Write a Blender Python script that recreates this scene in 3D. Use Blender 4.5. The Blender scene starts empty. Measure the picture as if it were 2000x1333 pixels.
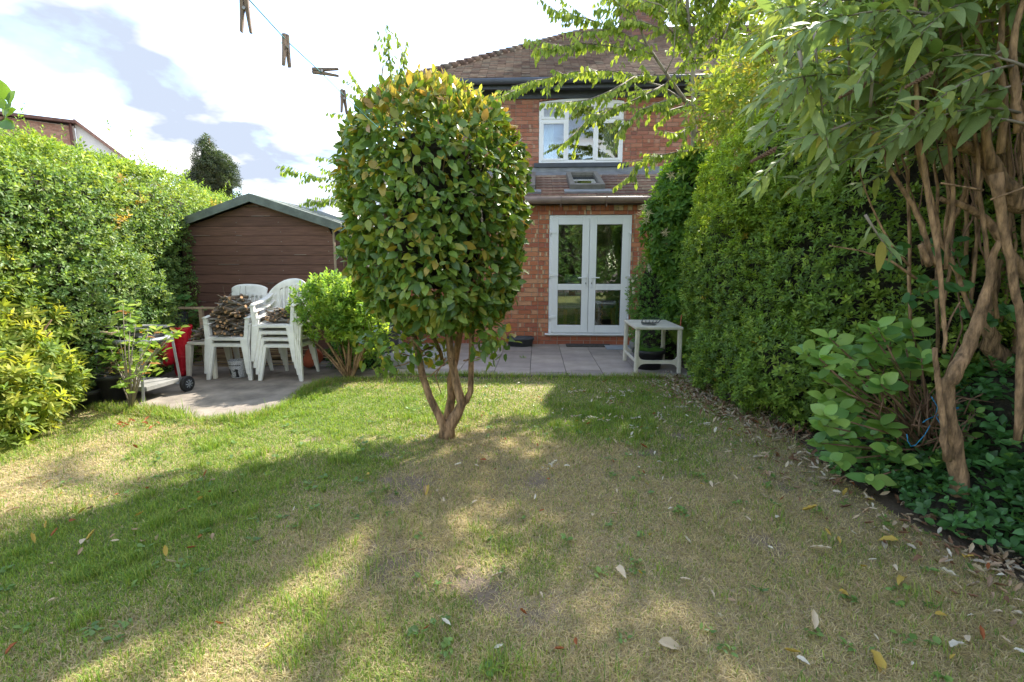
import bpy, math, random
import numpy as np
from mathutils import Vector, Matrix

R = math.radians
random.seed(7)
rng = np.random.default_rng(7)
SC = bpy.context.scene
COL = SC.collection

# ------------------------------------------------------------------ camera
EYE = 1.34
FPX = 950.0                     # focal length in photo pixels (photo is 2000 wide)
PITCH = math.atan(146.5 / 950.0)
YAW = math.atan(50.0 / 961.0)   # the house front is square on a little right of the centre
cam_d = bpy.data.cameras.new('camera')
cam = bpy.data.objects.new('camera', cam_d)
COL.objects.link(cam)
cam_d.sensor_width = 36.0
cam_d.lens = 36.0 * FPX / 2000.0
cam_d.clip_start = 0.05
cam_d.clip_end = 600
cam.location = (0, 0, EYE)
cam.rotation_euler = (math.pi / 2 - PITCH, 0, YAW)
SC.camera = cam

# ------------------------------------------------------------------ light
SUN_EL, SUN_AZ = 43.0, 55.0     # azimuth counted from +X towards +Y
SUN_DIR = Vector((math.cos(R(SUN_EL)) * math.cos(R(SUN_AZ)), math.cos(R(SUN_EL)) * math.sin(R(SUN_AZ)), math.sin(R(SUN_EL))))
sd = bpy.data.lights.new('sun', 'SUN')
sd.energy = 2.9
sd.angle = R(1.0)
sd.color = (1.0, 0.93, 0.82)
sun = bpy.data.objects.new('sun', sd)
COL.objects.link(sun)
sun.rotation_euler = (-SUN_DIR).to_track_quat('-Z', 'Y').to_euler()
sun.location = (8, 12, 14)

world = bpy.data.worlds.new('World')
SC.world = world
world.use_nodes = True
wn, wl = world.node_tree.nodes, world.node_tree.links
wn.clear()
def wnode(t, **kw):
    n = wn.new(t)
    for k, v in kw.items():
        setattr(n, k, v)
    return n
wout = wnode('ShaderNodeOutputWorld')
wbg = wnode('ShaderNodeBackground')
wbg.inputs['Strength'].default_value = 0.15
sky = wnode('ShaderNodeTexSky', sky_type='NISHITA')
sky.sun_disc = False
sky.sun_elevation = R(SUN_EL)
sky.sun_rotation = R(90 - SUN_AZ)
sky.air_density = 1.0
sky.dust_density = 0.4
wtc = wnode('ShaderNodeTexCoord')
wsep = wnode('ShaderNodeSeparateXYZ')
wl.new(wtc.outputs['Generated'], wsep.inputs[0])
wadd = wnode('ShaderNodeMath', operation='ADD'); wadd.inputs[1].default_value = 0.22
wmax = wnode('ShaderNodeMath', operation='MAXIMUM'); wmax.inputs[1].default_value = 0.05
wl.new(wsep.outputs[2], wadd.inputs[0]); wl.new(wadd.outputs[0], wmax.inputs[0])
wdx = wnode('ShaderNodeMath', operation='DIVIDE'); wdy = wnode('ShaderNodeMath', operation='DIVIDE')
wl.new(wsep.outputs[0], wdx.inputs[0]); wl.new(wmax.outputs[0], wdx.inputs[1])
wl.new(wsep.outputs[1], wdy.inputs[0]); wl.new(wmax.outputs[0], wdy.inputs[1])
wcmb = wnode('ShaderNodeCombineXYZ')
wl.new(wdx.outputs[0], wcmb.inputs[0]); wl.new(wdy.outputs[0], wcmb.inputs[1])
wcmb.inputs[2].default_value = 21.4
wno = wnode('ShaderNodeTexNoise')
wno.inputs['Scale'].default_value = 1.15; wno.inputs['Detail'].default_value = 7; wno.inputs['Roughness'].default_value = 0.52
wno.inputs['Distortion'].default_value = 0.25
wl.new(wcmb.outputs[0], wno.inputs['Vector'])
wr = wnode('ShaderNodeValToRGB')
wr.color_ramp.elements[0].position = 0.40; wr.color_ramp.elements[0].color = (0.0, 0.0, 0.0, 1)
wr.color_ramp.elements[1].position = 0.55; wr.color_ramp.elements[1].color = (1, 1, 1, 1)
wl.new(wno.outputs['Fac'], wr.inputs[0])
wno2 = wnode('ShaderNodeTexNoise')
wno2.inputs['Scale'].default_value = 2.1; wno2.inputs['Detail'].default_value = 5
wl.new(wcmb.outputs[0], wno2.inputs['Vector'])
wr2 = wnode('ShaderNodeValToRGB')
wr2.color_ramp.elements[0].position = 0.43; wr2.color_ramp.elements[0].color = (1.05, 1.20, 1.48, 1)
wr2.color_ramp.elements[1].position = 0.76; wr2.color_ramp.elements[1].color = (5.6, 5.3, 4.8, 1)
wl.new(wno2.outputs['Fac'], wr2.inputs[0])
wmx = wnode('ShaderNodeMixRGB')
wl.new(wr.outputs[0], wmx.inputs[0]); wl.new(sky.outputs[0], wmx.inputs[1]); wl.new(wr2.outputs[0], wmx.inputs[2])
wl.new(wmx.outputs[0], wbg.inputs['Color'])
wl.new(wbg.outputs[0], wout.inputs['Surface'])

SC.render.engine = 'CYCLES'
SC.cycles.max_bounces = 8
SC.cycles.diffuse_bounces = 4
SC.cycles.transparent_max_bounces = 12
SC.cycles.use_denoising = True
SC.view_settings.view_transform = 'Standard'
SC.view_settings.look = 'None'
SC.view_settings.exposure = 2.15
SC.view_settings.gamma = 1.0
SC.view_settings.use_curve_mapping = False

# ------------------------------------------------------------------ helpers
CF = Vector((-math.sin(YAW) * math.cos(PITCH), math.cos(YAW) * math.cos(PITCH), -math.sin(PITCH)))
CR = Vector((math.cos(YAW), math.sin(YAW), 0))
CU = CR.cross(CF)
def ray(px, py):
    return CF + CR * ((px - 1000.0) / FPX) - CU * ((py - 666.5) / FPX)
def P(px, py, Y):               # the place at depth Y (metres along the garden) seen at a photo pixel
    d = ray(px, py)
    t = Y / d.y
    return Vector((d.x * t, Y, EYE + d.z * t))
def G(px, py, z=0.0):           # the place on the ground seen at a photo pixel
    d = ray(px, py)
    t = (z - EYE) / d.z
    return Vector((d.x * t, d.y * t, z))

def hash3(i, seed):
    h = np.sin(i[..., 0] * 127.1 + i[..., 1] * 311.7 + i[..., 2] * 74.7 + seed * 53.3) * 43758.5453
    return h - np.floor(h)
def vnoise(p, scale=1.0, seed=0):
    p = np.asarray(p, float) * scale + 1000.0
    i = np.floor(p); f = p - i; f = f * f * (3 - 2 * f)
    r = 0
    for a in (0, 1):
        for b in (0, 1):
            for c in (0, 1):
                w = (f[..., 0] if a else 1 - f[..., 0]) * (f[..., 1] if b else 1 - f[..., 1]) * (f[..., 2] if c else 1 - f[..., 2])
                r = r + w * hash3(i + np.array([a, b, c]), seed)
    return r
def fbm(p, scale=1.0, seed=0, o=3):
    r, a, t = 0, 0.5, 0
    for k in range(o):
        r = r + a * vnoise(p, scale * 2 ** k, seed + k * 7); t += a; a *= 0.55
    return r / t
def nrmz(a):
    return a / np.maximum(np.linalg.norm(a, axis=-1, keepdims=True), 1e-9)

# ------------------------------------------------------------------ materials
def _mat(name):
    m = bpy.data.materials.new(name); m.use_nodes = True
    n, l = m.node_tree.nodes, m.node_tree.links
    return m, n, l, n['Principled BSDF'], n['Material Output']
def mat(name, col, rough=0.6, var=0.2, scale=6.0, bump=0.15, bscale=60.0, metallic=0.0, spec=0.5, tint=False, col2=None, stretch=(1, 1, 1), lo=0.35, hi=0.68, bdist=0.004):
    m, n, l, b, o = _mat(name)
    b.inputs['Roughness'].default_value = rough; b.inputs['Metallic'].default_value = metallic
    b.inputs['Specular IOR Level'].default_value = spec
    tc = n.new('ShaderNodeTexCoord'); mp = n.new('ShaderNodeMapping'); l.new(tc.outputs['Object'], mp.inputs[0])
    mp.inputs['Scale'].default_value = stretch
    no = n.new('ShaderNodeTexNoise'); no.inputs['Scale'].default_value = scale; no.inputs['Detail'].default_value = 6; no.inputs['Roughness'].default_value = 0.6
    l.new(mp.outputs[0], no.inputs['Vector'])
    rp = n.new('ShaderNodeValToRGB'); l.new(no.outputs['Fac'], rp.inputs[0])
    c1 = tuple(c * (1 - var) for c in col); c2 = col2 or tuple(min(1, c * (1 + var)) for c in col)
    rp.color_ramp.elements[0].position = lo; rp.color_ramp.elements[0].color = (*c1, 1)
    rp.color_ramp.elements[1].position = hi; rp.color_ramp.elements[1].color = (*c2, 1)
    last = rp.outputs[0]
    if tint:
        at = n.new('ShaderNodeAttribute'); at.attribute_name = 'tint'
        mx = n.new('ShaderNodeMixRGB'); mx.blend_type = 'MULTIPLY'; mx.inputs[0].default_value = 1
        l.new(last, mx.inputs[1]); l.new(at.outputs['Color'], mx.inputs[2]); last = mx.outputs[0]
    l.new(last, b.inputs['Base Color'])
    if bump:
        nb = n.new('ShaderNodeTexNoise'); nb.inputs['Scale'].default_value = bscale; nb.inputs['Detail'].default_value = 5
        l.new(mp.outputs[0], nb.inputs['Vector'])
        bp = n.new('ShaderNodeBump'); bp.inputs['Strength'].default_value = bump; bp.inputs['Distance'].default_value = bdist
        l.new(nb.outputs['Fac'], bp.inputs['Height']); l.new(bp.outputs[0], b.inputs['Normal'])
    return m
def leafmat(name, rough=0.4, trans=0.35, spec=0.5, warm=(1.5, 1.4, 0.5), nscale=40):
    m, n, l, b, o = _mat(name)
    at = n.new('ShaderNodeAttribute'); at.attribute_name = 'tint'
    tc = n.new('ShaderNodeTexCoord')
    no = n.new('ShaderNodeTexNoise'); no.inputs['Scale'].default_value = nscale; no.inputs['Detail'].default_value = 3
    l.new(tc.outputs['Object'], no.inputs['Vector'])
    rp = n.new('ShaderNodeValToRGB'); rp.color_ramp.elements[0].color = (0.75, 0.75, 0.75, 1); rp.color_ramp.elements[1].color = (1.25, 1.25, 1.2, 1)
    l.new(no.outputs['Fac'], rp.inputs[0])
    mx = n.new('ShaderNodeMixRGB'); mx.blend_type = 'MULTIPLY'; mx.inputs[0].default_value = 1
    l.new(at.outputs['Color'], mx.inputs[1]); l.new(rp.outputs[0], mx.inputs[2])
    l.new(mx.outputs[0], b.inputs['Base Color'])
    b.inputs['Roughness'].default_value = rough; b.inputs['Specular IOR Level'].default_value = spec
    tr = n.new('ShaderNodeBsdfTranslucent')
    mw = n.new('ShaderNodeMixRGB'); mw.blend_type = 'MULTIPLY'; mw.inputs[0].default_value = 1; mw.inputs[2].default_value = (*warm, 1)
    l.new(mx.outputs[0], mw.inputs[1]); l.new(mw.outputs[0], tr.inputs['Color'])
    ms = n.new('ShaderNodeMixShader'); ms.inputs[0].default_value = trans
    l.new(b.outputs[0], ms.inputs[1]); l.new(tr.outputs[0], ms.inputs[2]); l.new(ms.outputs[0], o.inputs['Surface'])
    return m
def glassmat(name, refl=0.12, tintc=(0.9, 0.95, 0.93)):
    m, n, l, b, o = _mat(name)
    n.remove(b)
    gl = n.new('ShaderNodeBsdfGlossy'); gl.inputs['Roughness'].default_value = 0.01
    tr = n.new('ShaderNodeBsdfTransparent'); tr.inputs['Color'].default_value = (*tintc, 1)
    fr = n.new('ShaderNodeFresnel'); fr.inputs['IOR'].default_value = 1.5
    ad = n.new('ShaderNodeMath'); ad.operation = 'ADD'; ad.inputs[1].default_value = refl; ad.use_clamp = True
    l.new(fr.outputs[0], ad.inputs[0])
    ms = n.new('ShaderNodeMixShader'); l.new(ad.outputs[0], ms.inputs[0]); l.new(tr.outputs[0], ms.inputs[1]); l.new(gl.outputs[0], ms.inputs[2])
    l.new(ms.outputs[0], o.inputs['Surface'])
    return m

M = {}
M['soil'] = mat('soil', (0.10, 0.075, 0.055), 0.95, 0.45, 3.0, 0.8, 40, bdist=0.02)
M['thatch'] = mat('lawn_thatch', (1, 1, 1), 0.95, 0.3, 30.0, 0.9, 90, tint=True, bdist=0.012)
M['paving'] = mat('paving', (0.33, 0.285, 0.255), 0.85, 0.16, 3.0, 0.35, 120, tint=True)
M['concrete'] = mat('terrace_concrete', (0.25, 0.215, 0.18), 0.9, 0.38, 3.2, 0.5, 70)
M['joint'] = mat('joint', (0.09, 0.085, 0.075), 0.95, 0.3, 20, 0.3, 80)
M['mortar'] = mat('mortar', (0.40, 0.34, 0.29), 0.95, 0.2, 12, 0.4, 90)
M['brick'] = mat('brick', (1, 1, 1), 0.85, 0.22, 14, 0.4, 90, tint=True)
M['tile'] = mat('roof_tile', (1, 1, 1), 0.95, 0.35, 9, 0.5, 60, spec=0.15, tint=True)
M['lead'] = mat('lead', (0.22, 0.235, 0.26), 0.55, 0.2, 5, 0.2, 30)
M['upvc'] = mat('white_upvc', (0.80, 0.82, 0.85), 0.3, 0.03, 3, 0.0)
M['gap'] = mat('dark_gasket', (0.03, 0.03, 0.035), 0.6, 0.1, 5, 0)
M['slate'] = mat('painted_sill', (0.055, 0.065, 0.085), 0.5, 0.2, 6, 0.1)
M['brownfascia'] = mat('brown_fascia', (0.14, 0.055, 0.045), 0.45, 0.15, 5, 0.05)
M['gutter'] = mat('brown_gutter', (0.20, 0.14, 0.115), 0.5, 0.2, 6, 0.05)
M['glass'] = glassmat('door_glass', 0.16)
M['glass_up'] = glassmat('bedroom_glass', 0.20)
M['velux'] = mat('rooflight_cladding', (0.17, 0.16, 0.145), 0.5, 0.2, 8, 0.1)
M['curtain'] = mat('curtain', (0.72, 0.74, 0.66), 0.9, 0.06, 4, 0.1)
M['room'] = mat('room_wall', (0.30, 0.27, 0.23), 0.9, 0.1, 3, 0)
M['roomfloor'] = mat('room_floor', (0.16, 0.09, 0.05), 0.5, 0.2, 4, 0)
M['shed'] = mat('shed_board', (1, 1, 1), 0.8, 0.45, 5, 0.6, 24, tint=True, stretch=(.8, 1, 14))
M['shedpale'] = mat('weathered_batten', (0.36, 0.28, 0.20), 0.85, 0.2, 6, 0.2, 30)
M['felt'] = mat('roof_felt', (0.15, 0.175, 0.155), 0.9, 0.25, 7, 0.5, 200)
M['render'] = mat('white_render', (0.78, 0.77, 0.74), 0.9, 0.04, 2, 0.1)
M['white_plastic'] = mat('white_plastic', (0.82, 0.81, 0.77), 0.45, 0.13, 7, 0.05, 90)
M['cream_plastic'] = mat('cream_plastic', (0.66, 0.62, 0.52), 0.5, 0.14, 7, 0.1, 80)
M['black_plastic'] = mat('black_plastic', (0.022, 0.023, 0.026), 0.45, 0.3, 8, 0.1)
M['grey_planter'] = mat('grey_planter', (0.05, 0.055, 0.065), 0.6, 0.25, 6, 0.1)
M['grey_metal'] = mat('grey_metal', (0.33, 0.36, 0.39), 0.45, 0.15, 8, 0.1, metallic=0.4)
M['grey_board'] = mat('grey_board', (0.25, 0.25, 0.24), 0.8, 0.2, 6, 0.3)
M['plank'] = mat('raw_plank', (0.45, 0.33, 0.22), 0.8, 0.25, 5, 0.3, 40, stretch=(1, 6, 6))
M['red'] = mat('red_plastic', (0.62, 0.012, 0.03), 0.32, 0.2, 6, 0.7, 14, bdist=0.03)
M['terracotta'] = mat('terracotta', (0.42, 0.10, 0.05), 0.85, 0.2, 6, 0.2)
M['rubber'] = mat('rubber', (0.02, 0.02, 0.022), 0.7, 0.2, 10, 0.2)
M['bark_stick'] = mat('stick_bark', (0.17, 0.125, 0.085), 0.9, 0.45, 12, 0.8, 70, stretch=(1, 1, .3))
M['bark_stick_grey'] = mat('stick_bark_grey', (0.22, 0.20, 0.175), 0.9, 0.4, 12, 0.8, 70)
M['cutwood'] = mat('cut_wood', (0.52, 0.30, 0.155), 0.85, 0.25, 20, 0.2)
M['bark'] = mat('smooth_bark', (0.33, 0.205, 0.115), 0.92, 0.6, 34, 1.0, 85, stretch=(1, 1, .30), bdist=0.012)
M['bark_cherry'] = mat('cherry_bark', (0.27, 0.23, 0.19), 0.75, 0.3, 10, 0.5, 40)
M['bark_old'] = mat('furrowed_bark', (0.30, 0.185, 0.10), 0.95, 0.65, 34, 1.0, 60, stretch=(1, 1, .16), bdist=0.03)
M['twig'] = mat('twig', (0.20, 0.12, 0.075), 0.9, 0.3, 12, 0.4)
M['inner'] = mat('core_shade', (0.035, 0.032, 0.02), 1.0, 0.6, 14, 1.0, 30, bdist=0.05)  # near-black brown, the shaded inside of the foliage put into the colour
M['cane'] = mat('bamboo_cane', (0.45, 0.33, 0.18), 0.7, 0.3, 8, 0.2)
M['line'] = mat('line_plastic', (0.03, 0.28, 0.33), 0.5, 0.05, 5, 0)
M['twine'] = mat('blue_twine', (0.02, 0.26, 0.52), 0.6, 0.05, 5, 0)
M['peg'] = mat('peg_wood', (0.22, 0.16, 0.12), 0.8, 0.3, 30, 0.3, 100)
M['steel'] = mat('spring_steel', (0.35, 0.35, 0.36), 0.35, 0.1, 5, 0, metallic=0.9)
M['mat'] = mat('doormat', (0.06, 0.055, 0.05), 0.95, 0.4, 30, 0.8, 200)
M['blue_slab'] = mat('blue_paver', (0.30, 0.33, 0.37), 0.85, 0.12, 5, 0.3, 100)
M['teal'] = mat('teal_upholstery', (0.14, 0.22, 0.23), 0.9, 0.15, 8, 0.2)
M['oak'] = mat('oak', (0.42, 0.22, 0.07), 0.5, 0.2, 8, 0.1)
M['print'] = mat('black_print', (0.015, 0.015, 0.018), 0.5, 0.1, 5, 0)
M['newsprint'] = None
M['leaf'] = leafmat('leaf', 0.42, 0.35)
M['leaf_gloss'] = leafmat('glossy_leaf', 0.36, 0.28, 0.5, (1.5, 1.35, 0.5))
M['leaf_hedge'] = leafmat('hedge_leaf', 0.5, 0.35, 0.4, (1.5, 1.35, 0.5))
M['leaf_soft'] = leafmat('soft_leaf', 0.6, 0.45, 0.3, (1.6, 1.5, 0.6))
M['leaf_grey'] = leafmat('felted_leaf', 0.6, 0.42, 0.35, (1.4, 1.4, 0.6))
M['grass'] = leafmat('grass_blade', 0.55, 0.35, 0.3, (1.3, 1.35, 0.5), 8)
M['dead'] = leafmat('dead_leaf', 0.75, 0.2, 0.3, (1.2, 1.1, 0.8))
M['petal'] = leafmat('petal', 0.7, 0.4, 0.2, (1, 1, .9))

def newsprint():
    m, n, l, b, o = _mat('newsprint')
    tc = n.new('ShaderNodeTexCoord'); mp = n.new('ShaderNodeMapping'); l.new(tc.outputs['Object'], mp.inputs[0])
    mp.inputs['Scale'].default_value = (60, 60, 110)
    v = n.new('ShaderNodeTexNoise'); v.inputs['Scale'].default_value = 2.0; v.inputs['Detail'].default_value = 2
    l.new(mp.outputs[0], v.inputs['Vector'])
    rp = n.new('ShaderNodeValToRGB'); rp.color_ramp.elements[0].position = 0.42; rp.color_ramp.elements[1].position = 0.50
    rp.color_ramp.elements[0].color = (0.22, 0.22, 0.24, 1); rp.color_ramp.elements[1].color = (0.68, 0.68, 0.70, 1)
    l.new(v.outputs['Fac'], rp.inputs[0]); l.new(rp.outputs[0], b.inputs['Base Color']); b.inputs['Roughness'].default_value = 0.5
    return m
M['newsprint'] = newsprint()

# ------------------------------------------------------------------ objects
def tag(o, label=None, cat=None, group=None, kind=None):
    if label: o['label'] = label
    if cat: o['category'] = cat
    if group: o['group'] = group
    if kind: o['kind'] = kind
    return o
def thing(name, loc, label, cat, group=None, rz=0.0):
    o = bpy.data.objects.new(name, None); COL.objects.link(o)
    o.location = loc; o.rotation_euler = (0, 0, rz); o.empty_display_size = 0.1
    return tag(o, label, cat, group)

class MB:
    def __init__(self):
        self.v, self.f, self.m, self.s, self.c = [], [], [], [], []
    def add(self, vs, fs, mat=0, smooth=False, tint=(1, 1, 1)):
        o = len(self.v)
        self.v += [tuple(p) for p in vs]
        self.c += [tint] * len(vs)
        for f in fs:
            self.f.append([i + o for i in f]); self.m.append(mat); self.s.append(smooth)
    def box(self, x0, x1, y0, y1, z0, z1, mat=0, tint=(1, 1, 1)):
        self.add([(x0, y0, z0), (x1, y0, z0), (x1, y1, z0), (x0, y1, z0), (x0, y0, z1), (x1, y0, z1), (x1, y1, z1), (x0, y1, z1)],
                 [(0, 3, 2, 1), (4, 5, 6, 7), (0, 1, 5, 4), (1, 2, 6, 5), (2, 3, 7, 6), (3, 0, 4, 7)], mat, False, tint)
        return self
    def prism(self, poly, vec, mat=0, tint=(1, 1, 1)):      # planar polygon swept along a vector
        n = len(poly); vec = Vector(vec); a = [Vector(p) for p in poly]
        nn = sum(((a[i] - a[0]).cross(a[i + 1] - a[0]) for i in range(1, n - 1)), Vector())
        if nn.dot(vec) < 0: a.reverse()
        vs = a + [p + vec for p in a]
        fs = [tuple(range(n))[::-1], tuple(range(n, 2 * n))] + [(i, (i + 1) % n, n + (i + 1) % n, n + i) for i in range(n)]
        self.add(vs, fs, mat, False, tint); return self
    def tube(self, pts, rad, sides=8, mat=0, capmat=None, squash=None, tint=(1, 1, 1)):
        pts = [Vector(p) for p in pts]; n = len(pts)
        if not hasattr(rad, '__len__'): rad = [rad] * n
        up = None; vs = []
        for i, p in enumerate(pts):
            t = (pts[min(i + 1, n - 1)] - pts[max(i - 1, 0)]).normalized()
            if up is None:
                up = Vector((0, 0, 1)) if abs(t.z) < 0.9 else Vector((1, 0, 0))
            a = t.cross(up)
            if a.length < 1e-4: a = t.cross(Vector((0, 1, 0.1)))
            a.normalize(); b = a.cross(t).normalized(); up = b
            ka, kb = (rad[i], rad[i]) if squash is None else (rad[i] * squash[0], rad[i] * squash[1])
            for k in range(sides):
                th = 2 * math.pi * k / sides
                vs.append(p + a * (math.cos(th) * ka) + b * (math.sin(th) * kb))
        fs = []
        for i in range(n - 1):
            for k in range(sides):
                k2 = (k + 1) % sides
                fs.append((i * sides + k, i * sides + k2, (i + 1) * sides + k2, (i + 1) * sides + k))
        self.add(vs, fs, mat, True, tint)
        o = len(self.v) - len(vs)
        cm = mat if capmat is None else capmat
        self.f.append([o + k for k in range(sides)][::-1]); self.m.append(cm); self.s.append(False)
        self.f.append([o + (n - 1) * sides + k for k in range(sides)]); self.m.append(cm); self.s.append(False)
        return self
    def frustum(self, p0, p1, w0, w1, d0, d1, mat=0):       # rectangular tapering bar, width along x, depth along y
        p0, p1 = Vector(p0), Vector(p1); vs = []
        for p, w, d in ((p0, w0, d0), (p1, w1, d1)):
            for sx, sy in ((-1, -1), (1, -1), (1, 1), (-1, 1)):
                vs.append(p + Vector((sx * w / 2, sy * d / 2, 0)))
        f = [(0, 3, 2, 1), (4, 5, 6, 7), (0, 1, 5, 4), (1, 2, 6, 5), (2, 3, 7, 6), (3, 0, 4, 7)]
        if p1.z < p0.z: f = [q[::-1] for q in f]
        self.add(vs, f, mat); return self
    def lathe(self, prof, c=(0, 0, 0), seg=28, mat=0, smooth=True, sx=1, sy=1):
        vs = []
        for r, z in prof:
            for k in range(seg):
                th = 2 * math.pi * k / seg
                vs.append((c[0] + r * sx * math.cos(th), c[1] + r * sy * math.sin(th), c[2] + z))
        fs = []
        for i in range(len(prof) - 1):
            for k in range(seg):
                k2 = (k + 1) % seg
                fs.append((i * seg + k, i * seg + k2, (i + 1) * seg + k2, (i + 1) * seg + k))
        self.add(vs, fs, mat, smooth); return self
    def sheet(self, fn, nu, nv, mat=0, skip=None):
        vs = [fn(i / nu, j / nv) for j in range(nv + 1) for i in range(nu + 1)]
        fs = [(j * (nu + 1) + i, j * (nu + 1) + i + 1, (j + 1) * (nu + 1) + i + 1, (j + 1) * (nu + 1) + i)
              for j in range(nv) for i in range(nu) if not (skip and skip(i, j))]
        self.add(vs, fs, mat, True); return self
    def build(self, name, mats, parent=None, off=(0, 0, 0), kind=None, bevel=0, solid=0, sub=0):
        me = bpy.data.meshes.new(name)
        ox, oy, oz = off
        me.from_pydata([(a - ox, b - oy, c - oz) for a, b, c in self.v], [], self.f)
        for m in (mats if isinstance(mats, (list, tuple)) else [mats]): me.materials.append(m)
        me.polygons.foreach_set('material_index', self.m)
        me.polygons.foreach_set('use_smooth', self.s)
        if any(c != (1, 1, 1) for c in self.c) or True:
            at = me.color_attributes.new('tint', 'FLOAT_COLOR', 'POINT')
            at.data.foreach_set('color', np.hstack([np.array(self.c, dtype=np.float32).reshape(-1, 3), np.ones((len(self.c), 1), dtype=np.float32)]).ravel())
        me.update()
        o = bpy.data.objects.new(name, me); COL.objects.link(o)
        if parent: o.parent = parent
        elif any(off): o.location = off
        if kind: o['kind'] = kind
        if solid:
            s = o.modifiers.new('Solid', 'SOLIDIFY'); s.thickness = solid; s.offset = 0
        if sub:
            s = o.modifiers.new('Sub', 'SUBSURF'); s.levels = sub; s.render_levels = sub
        if bevel:
            s = o.modifiers.new('Bevel', 'BEVEL'); s.width = bevel; s.segments = 2; s.limit_method = 'ANGLE'
        return o

def np_obj(name, V, T, C, mt, parent=None, off=(0, 0, 0), kind=None, smooth=True, link=True):
    me = bpy.data.meshes.new(name)
    V = (V - np.array(off)).astype(np.float32)
    me.vertices.add(len(V)); me.vertices.foreach_set('co', V.ravel())
    nt = len(T)
    me.loops.add(nt * 3); me.loops.foreach_set('vertex_index', T.astype(np.int32).ravel())
    me.polygons.add(nt)
    me.polygons.foreach_set('loop_start', np.arange(0, nt * 3, 3, dtype=np.int32))
    me.polygons.foreach_set('loop_total', np.full(nt, 3, dtype=np.int32))
    me.polygons.foreach_set('use_smooth', np.full(nt, smooth, dtype=bool))
    me.update(calc_edges=True)
    at = me.color_attributes.new('tint', 'FLOAT_COLOR', 'POINT')
    at.data.foreach_set('color', np.hstack([C, np.ones((len(C), 1))]).astype(np.float32).ravel())
    me.materials.append(mt)
    if not link: return me
    o = bpy.data.objects.new(name, me); COL.objects.link(o)
    if parent: o.parent = parent
    elif any(off): o.location = off
    if kind: o['kind'] = kind
    return o
def place(name, me, loc, rot=(0, 0, 0), scale=(1, 1, 1), parent=None):
    o = bpy.data.objects.new(name, me); COL.objects.link(o)
    o.location = loc; o.rotation_euler = rot; o.scale = scale
    if parent: o.parent = parent
    return o

# ------------------------------------------------------------------ leaves
def leaf(L=1.0, W=0.5, n=3, fold=0.18, curl=0.15, wide=0.45, wav=0.0, tint=1.0):
    """one leaf, stalk at the origin, growing along +Y, face towards +Z"""
    V = [(0, 0, 0)]; T = []
    prev = None
    for i in range(1, n + 1):
        t = i / n
        z = -curl * L * t * t
        if i == n:
            V.append((0, L, z)); k = len(V) - 1
            a, m_, b = prev
            T += [(a, m_, k), (m_, b, k)]
        else:
            w = W / 2 * (math.sin(math.pi * t ** (math.log(0.5) / math.log(wide))) ** 0.8)
            wv = wav * L * (1 if i % 2 else -1)
            V += [(-w, L * t, z + fold * w * 2 + wv), (0, L * t, z), (w, L * t, z + fold * w * 2 - wv)]
            k = len(V) - 3
            if prev is None:
                T += [(0, k + 1, k), (0, k + 2, k + 1)]
            else:
                a, m_, b = prev
                T += [(a, m_, k + 1), (a, k + 1, k), (m_, b, k + 2), (m_, k + 2, k + 1)]
            prev = (k, k + 1, k + 2)
    V = np.array(V, float)
    return V, np.array(T), np.full(len(V), float(tint))
def rotm(axis, normal):
    a = nrmz(axis); z = normal - (normal * a).sum(-1, keepdims=True) * a; z = nrmz(z)
    x = np.cross(a, z)
    return np.stack([x, a, z], axis=-1)
def sprig(k=6, L=1.0, W=0.4, spread=0.9, stem=0.8, seed=0, tipt=1.35, n=2, **kw):
    r = np.random.default_rng(seed); Vs, Ts, Cs = [], [], []; o = 0
    for i in range(k):
        t = i / max(1, k - 1)
        V, T, C = leaf(L * (1.0 - 0.35 * t) * r.uniform(.85, 1.15), W * (1 - 0.3 * t), n, **kw)
        th = i * 2.4 + r.uniform(-.3, .3); sp = spread * (1.15 - 0.65 * t)
        ax = np.array([math.cos(th) * math.sin(sp), math.cos(sp), math.sin(th) * math.sin(sp)])
        nm = np.array([0, 1.0, 0]) - ax * ax[1] + np.array([math.cos(th), 0, math.sin(th)]) * -0.2
        Rm = rotm(ax[None], nm[None])[0]
        V = V @ Rm.T + np.array([0, stem * t * L * 0.9, 0])
        Vs.append(V); Ts.append(T + o); Cs.append(C * (1 + (tipt - 1) * t) * r.uniform(.85, 1.12)); o += len(V)
    return np.vstack(Vs), np.vstack(Ts), np.concatenate(Cs)
def scatter(protos, pts, Rm, sc, col):
    """protos: list of (V,T,c); returns joined arrays"""
    n = len(pts); pick = rng.integers(0, len(protos), n)
    Vs, Ts, Cs = [], [], []; o = 0
    for k, (V, T, c) in enumerate(protos):
        ix = np.where(pick == k)[0]
        if not len(ix): continue
        W = np.einsum('nij,vj->nvi', Rm[ix], V) * sc[ix][:, None, None] + pts[ix][:, None, :]
        Cc = col[ix][:, None, :] * c[None, :, None]
        Tt = T[None] + (np.arange(len(ix)) * len(V))[:, None, None] + o
        Vs.append(W.reshape(-1, 3)); Cs.append(np.clip(Cc, 0, 1).reshape(-1, 3)); Ts.append(Tt.reshape(-1, 3)); o += len(ix) * len(V)
    return np.vstack(Vs), np.vstack(Ts), np.vstack(Cs)
def palette(cols, n, jit=0.12, w=None):
    cols = np.array(cols, float)
    ix = rng.choice(len(cols), n, p=None if w is None else np.array(w) / sum(w))
    return cols[ix] * (1 + rng.normal(0, jit, (n, 1))), ix
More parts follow.
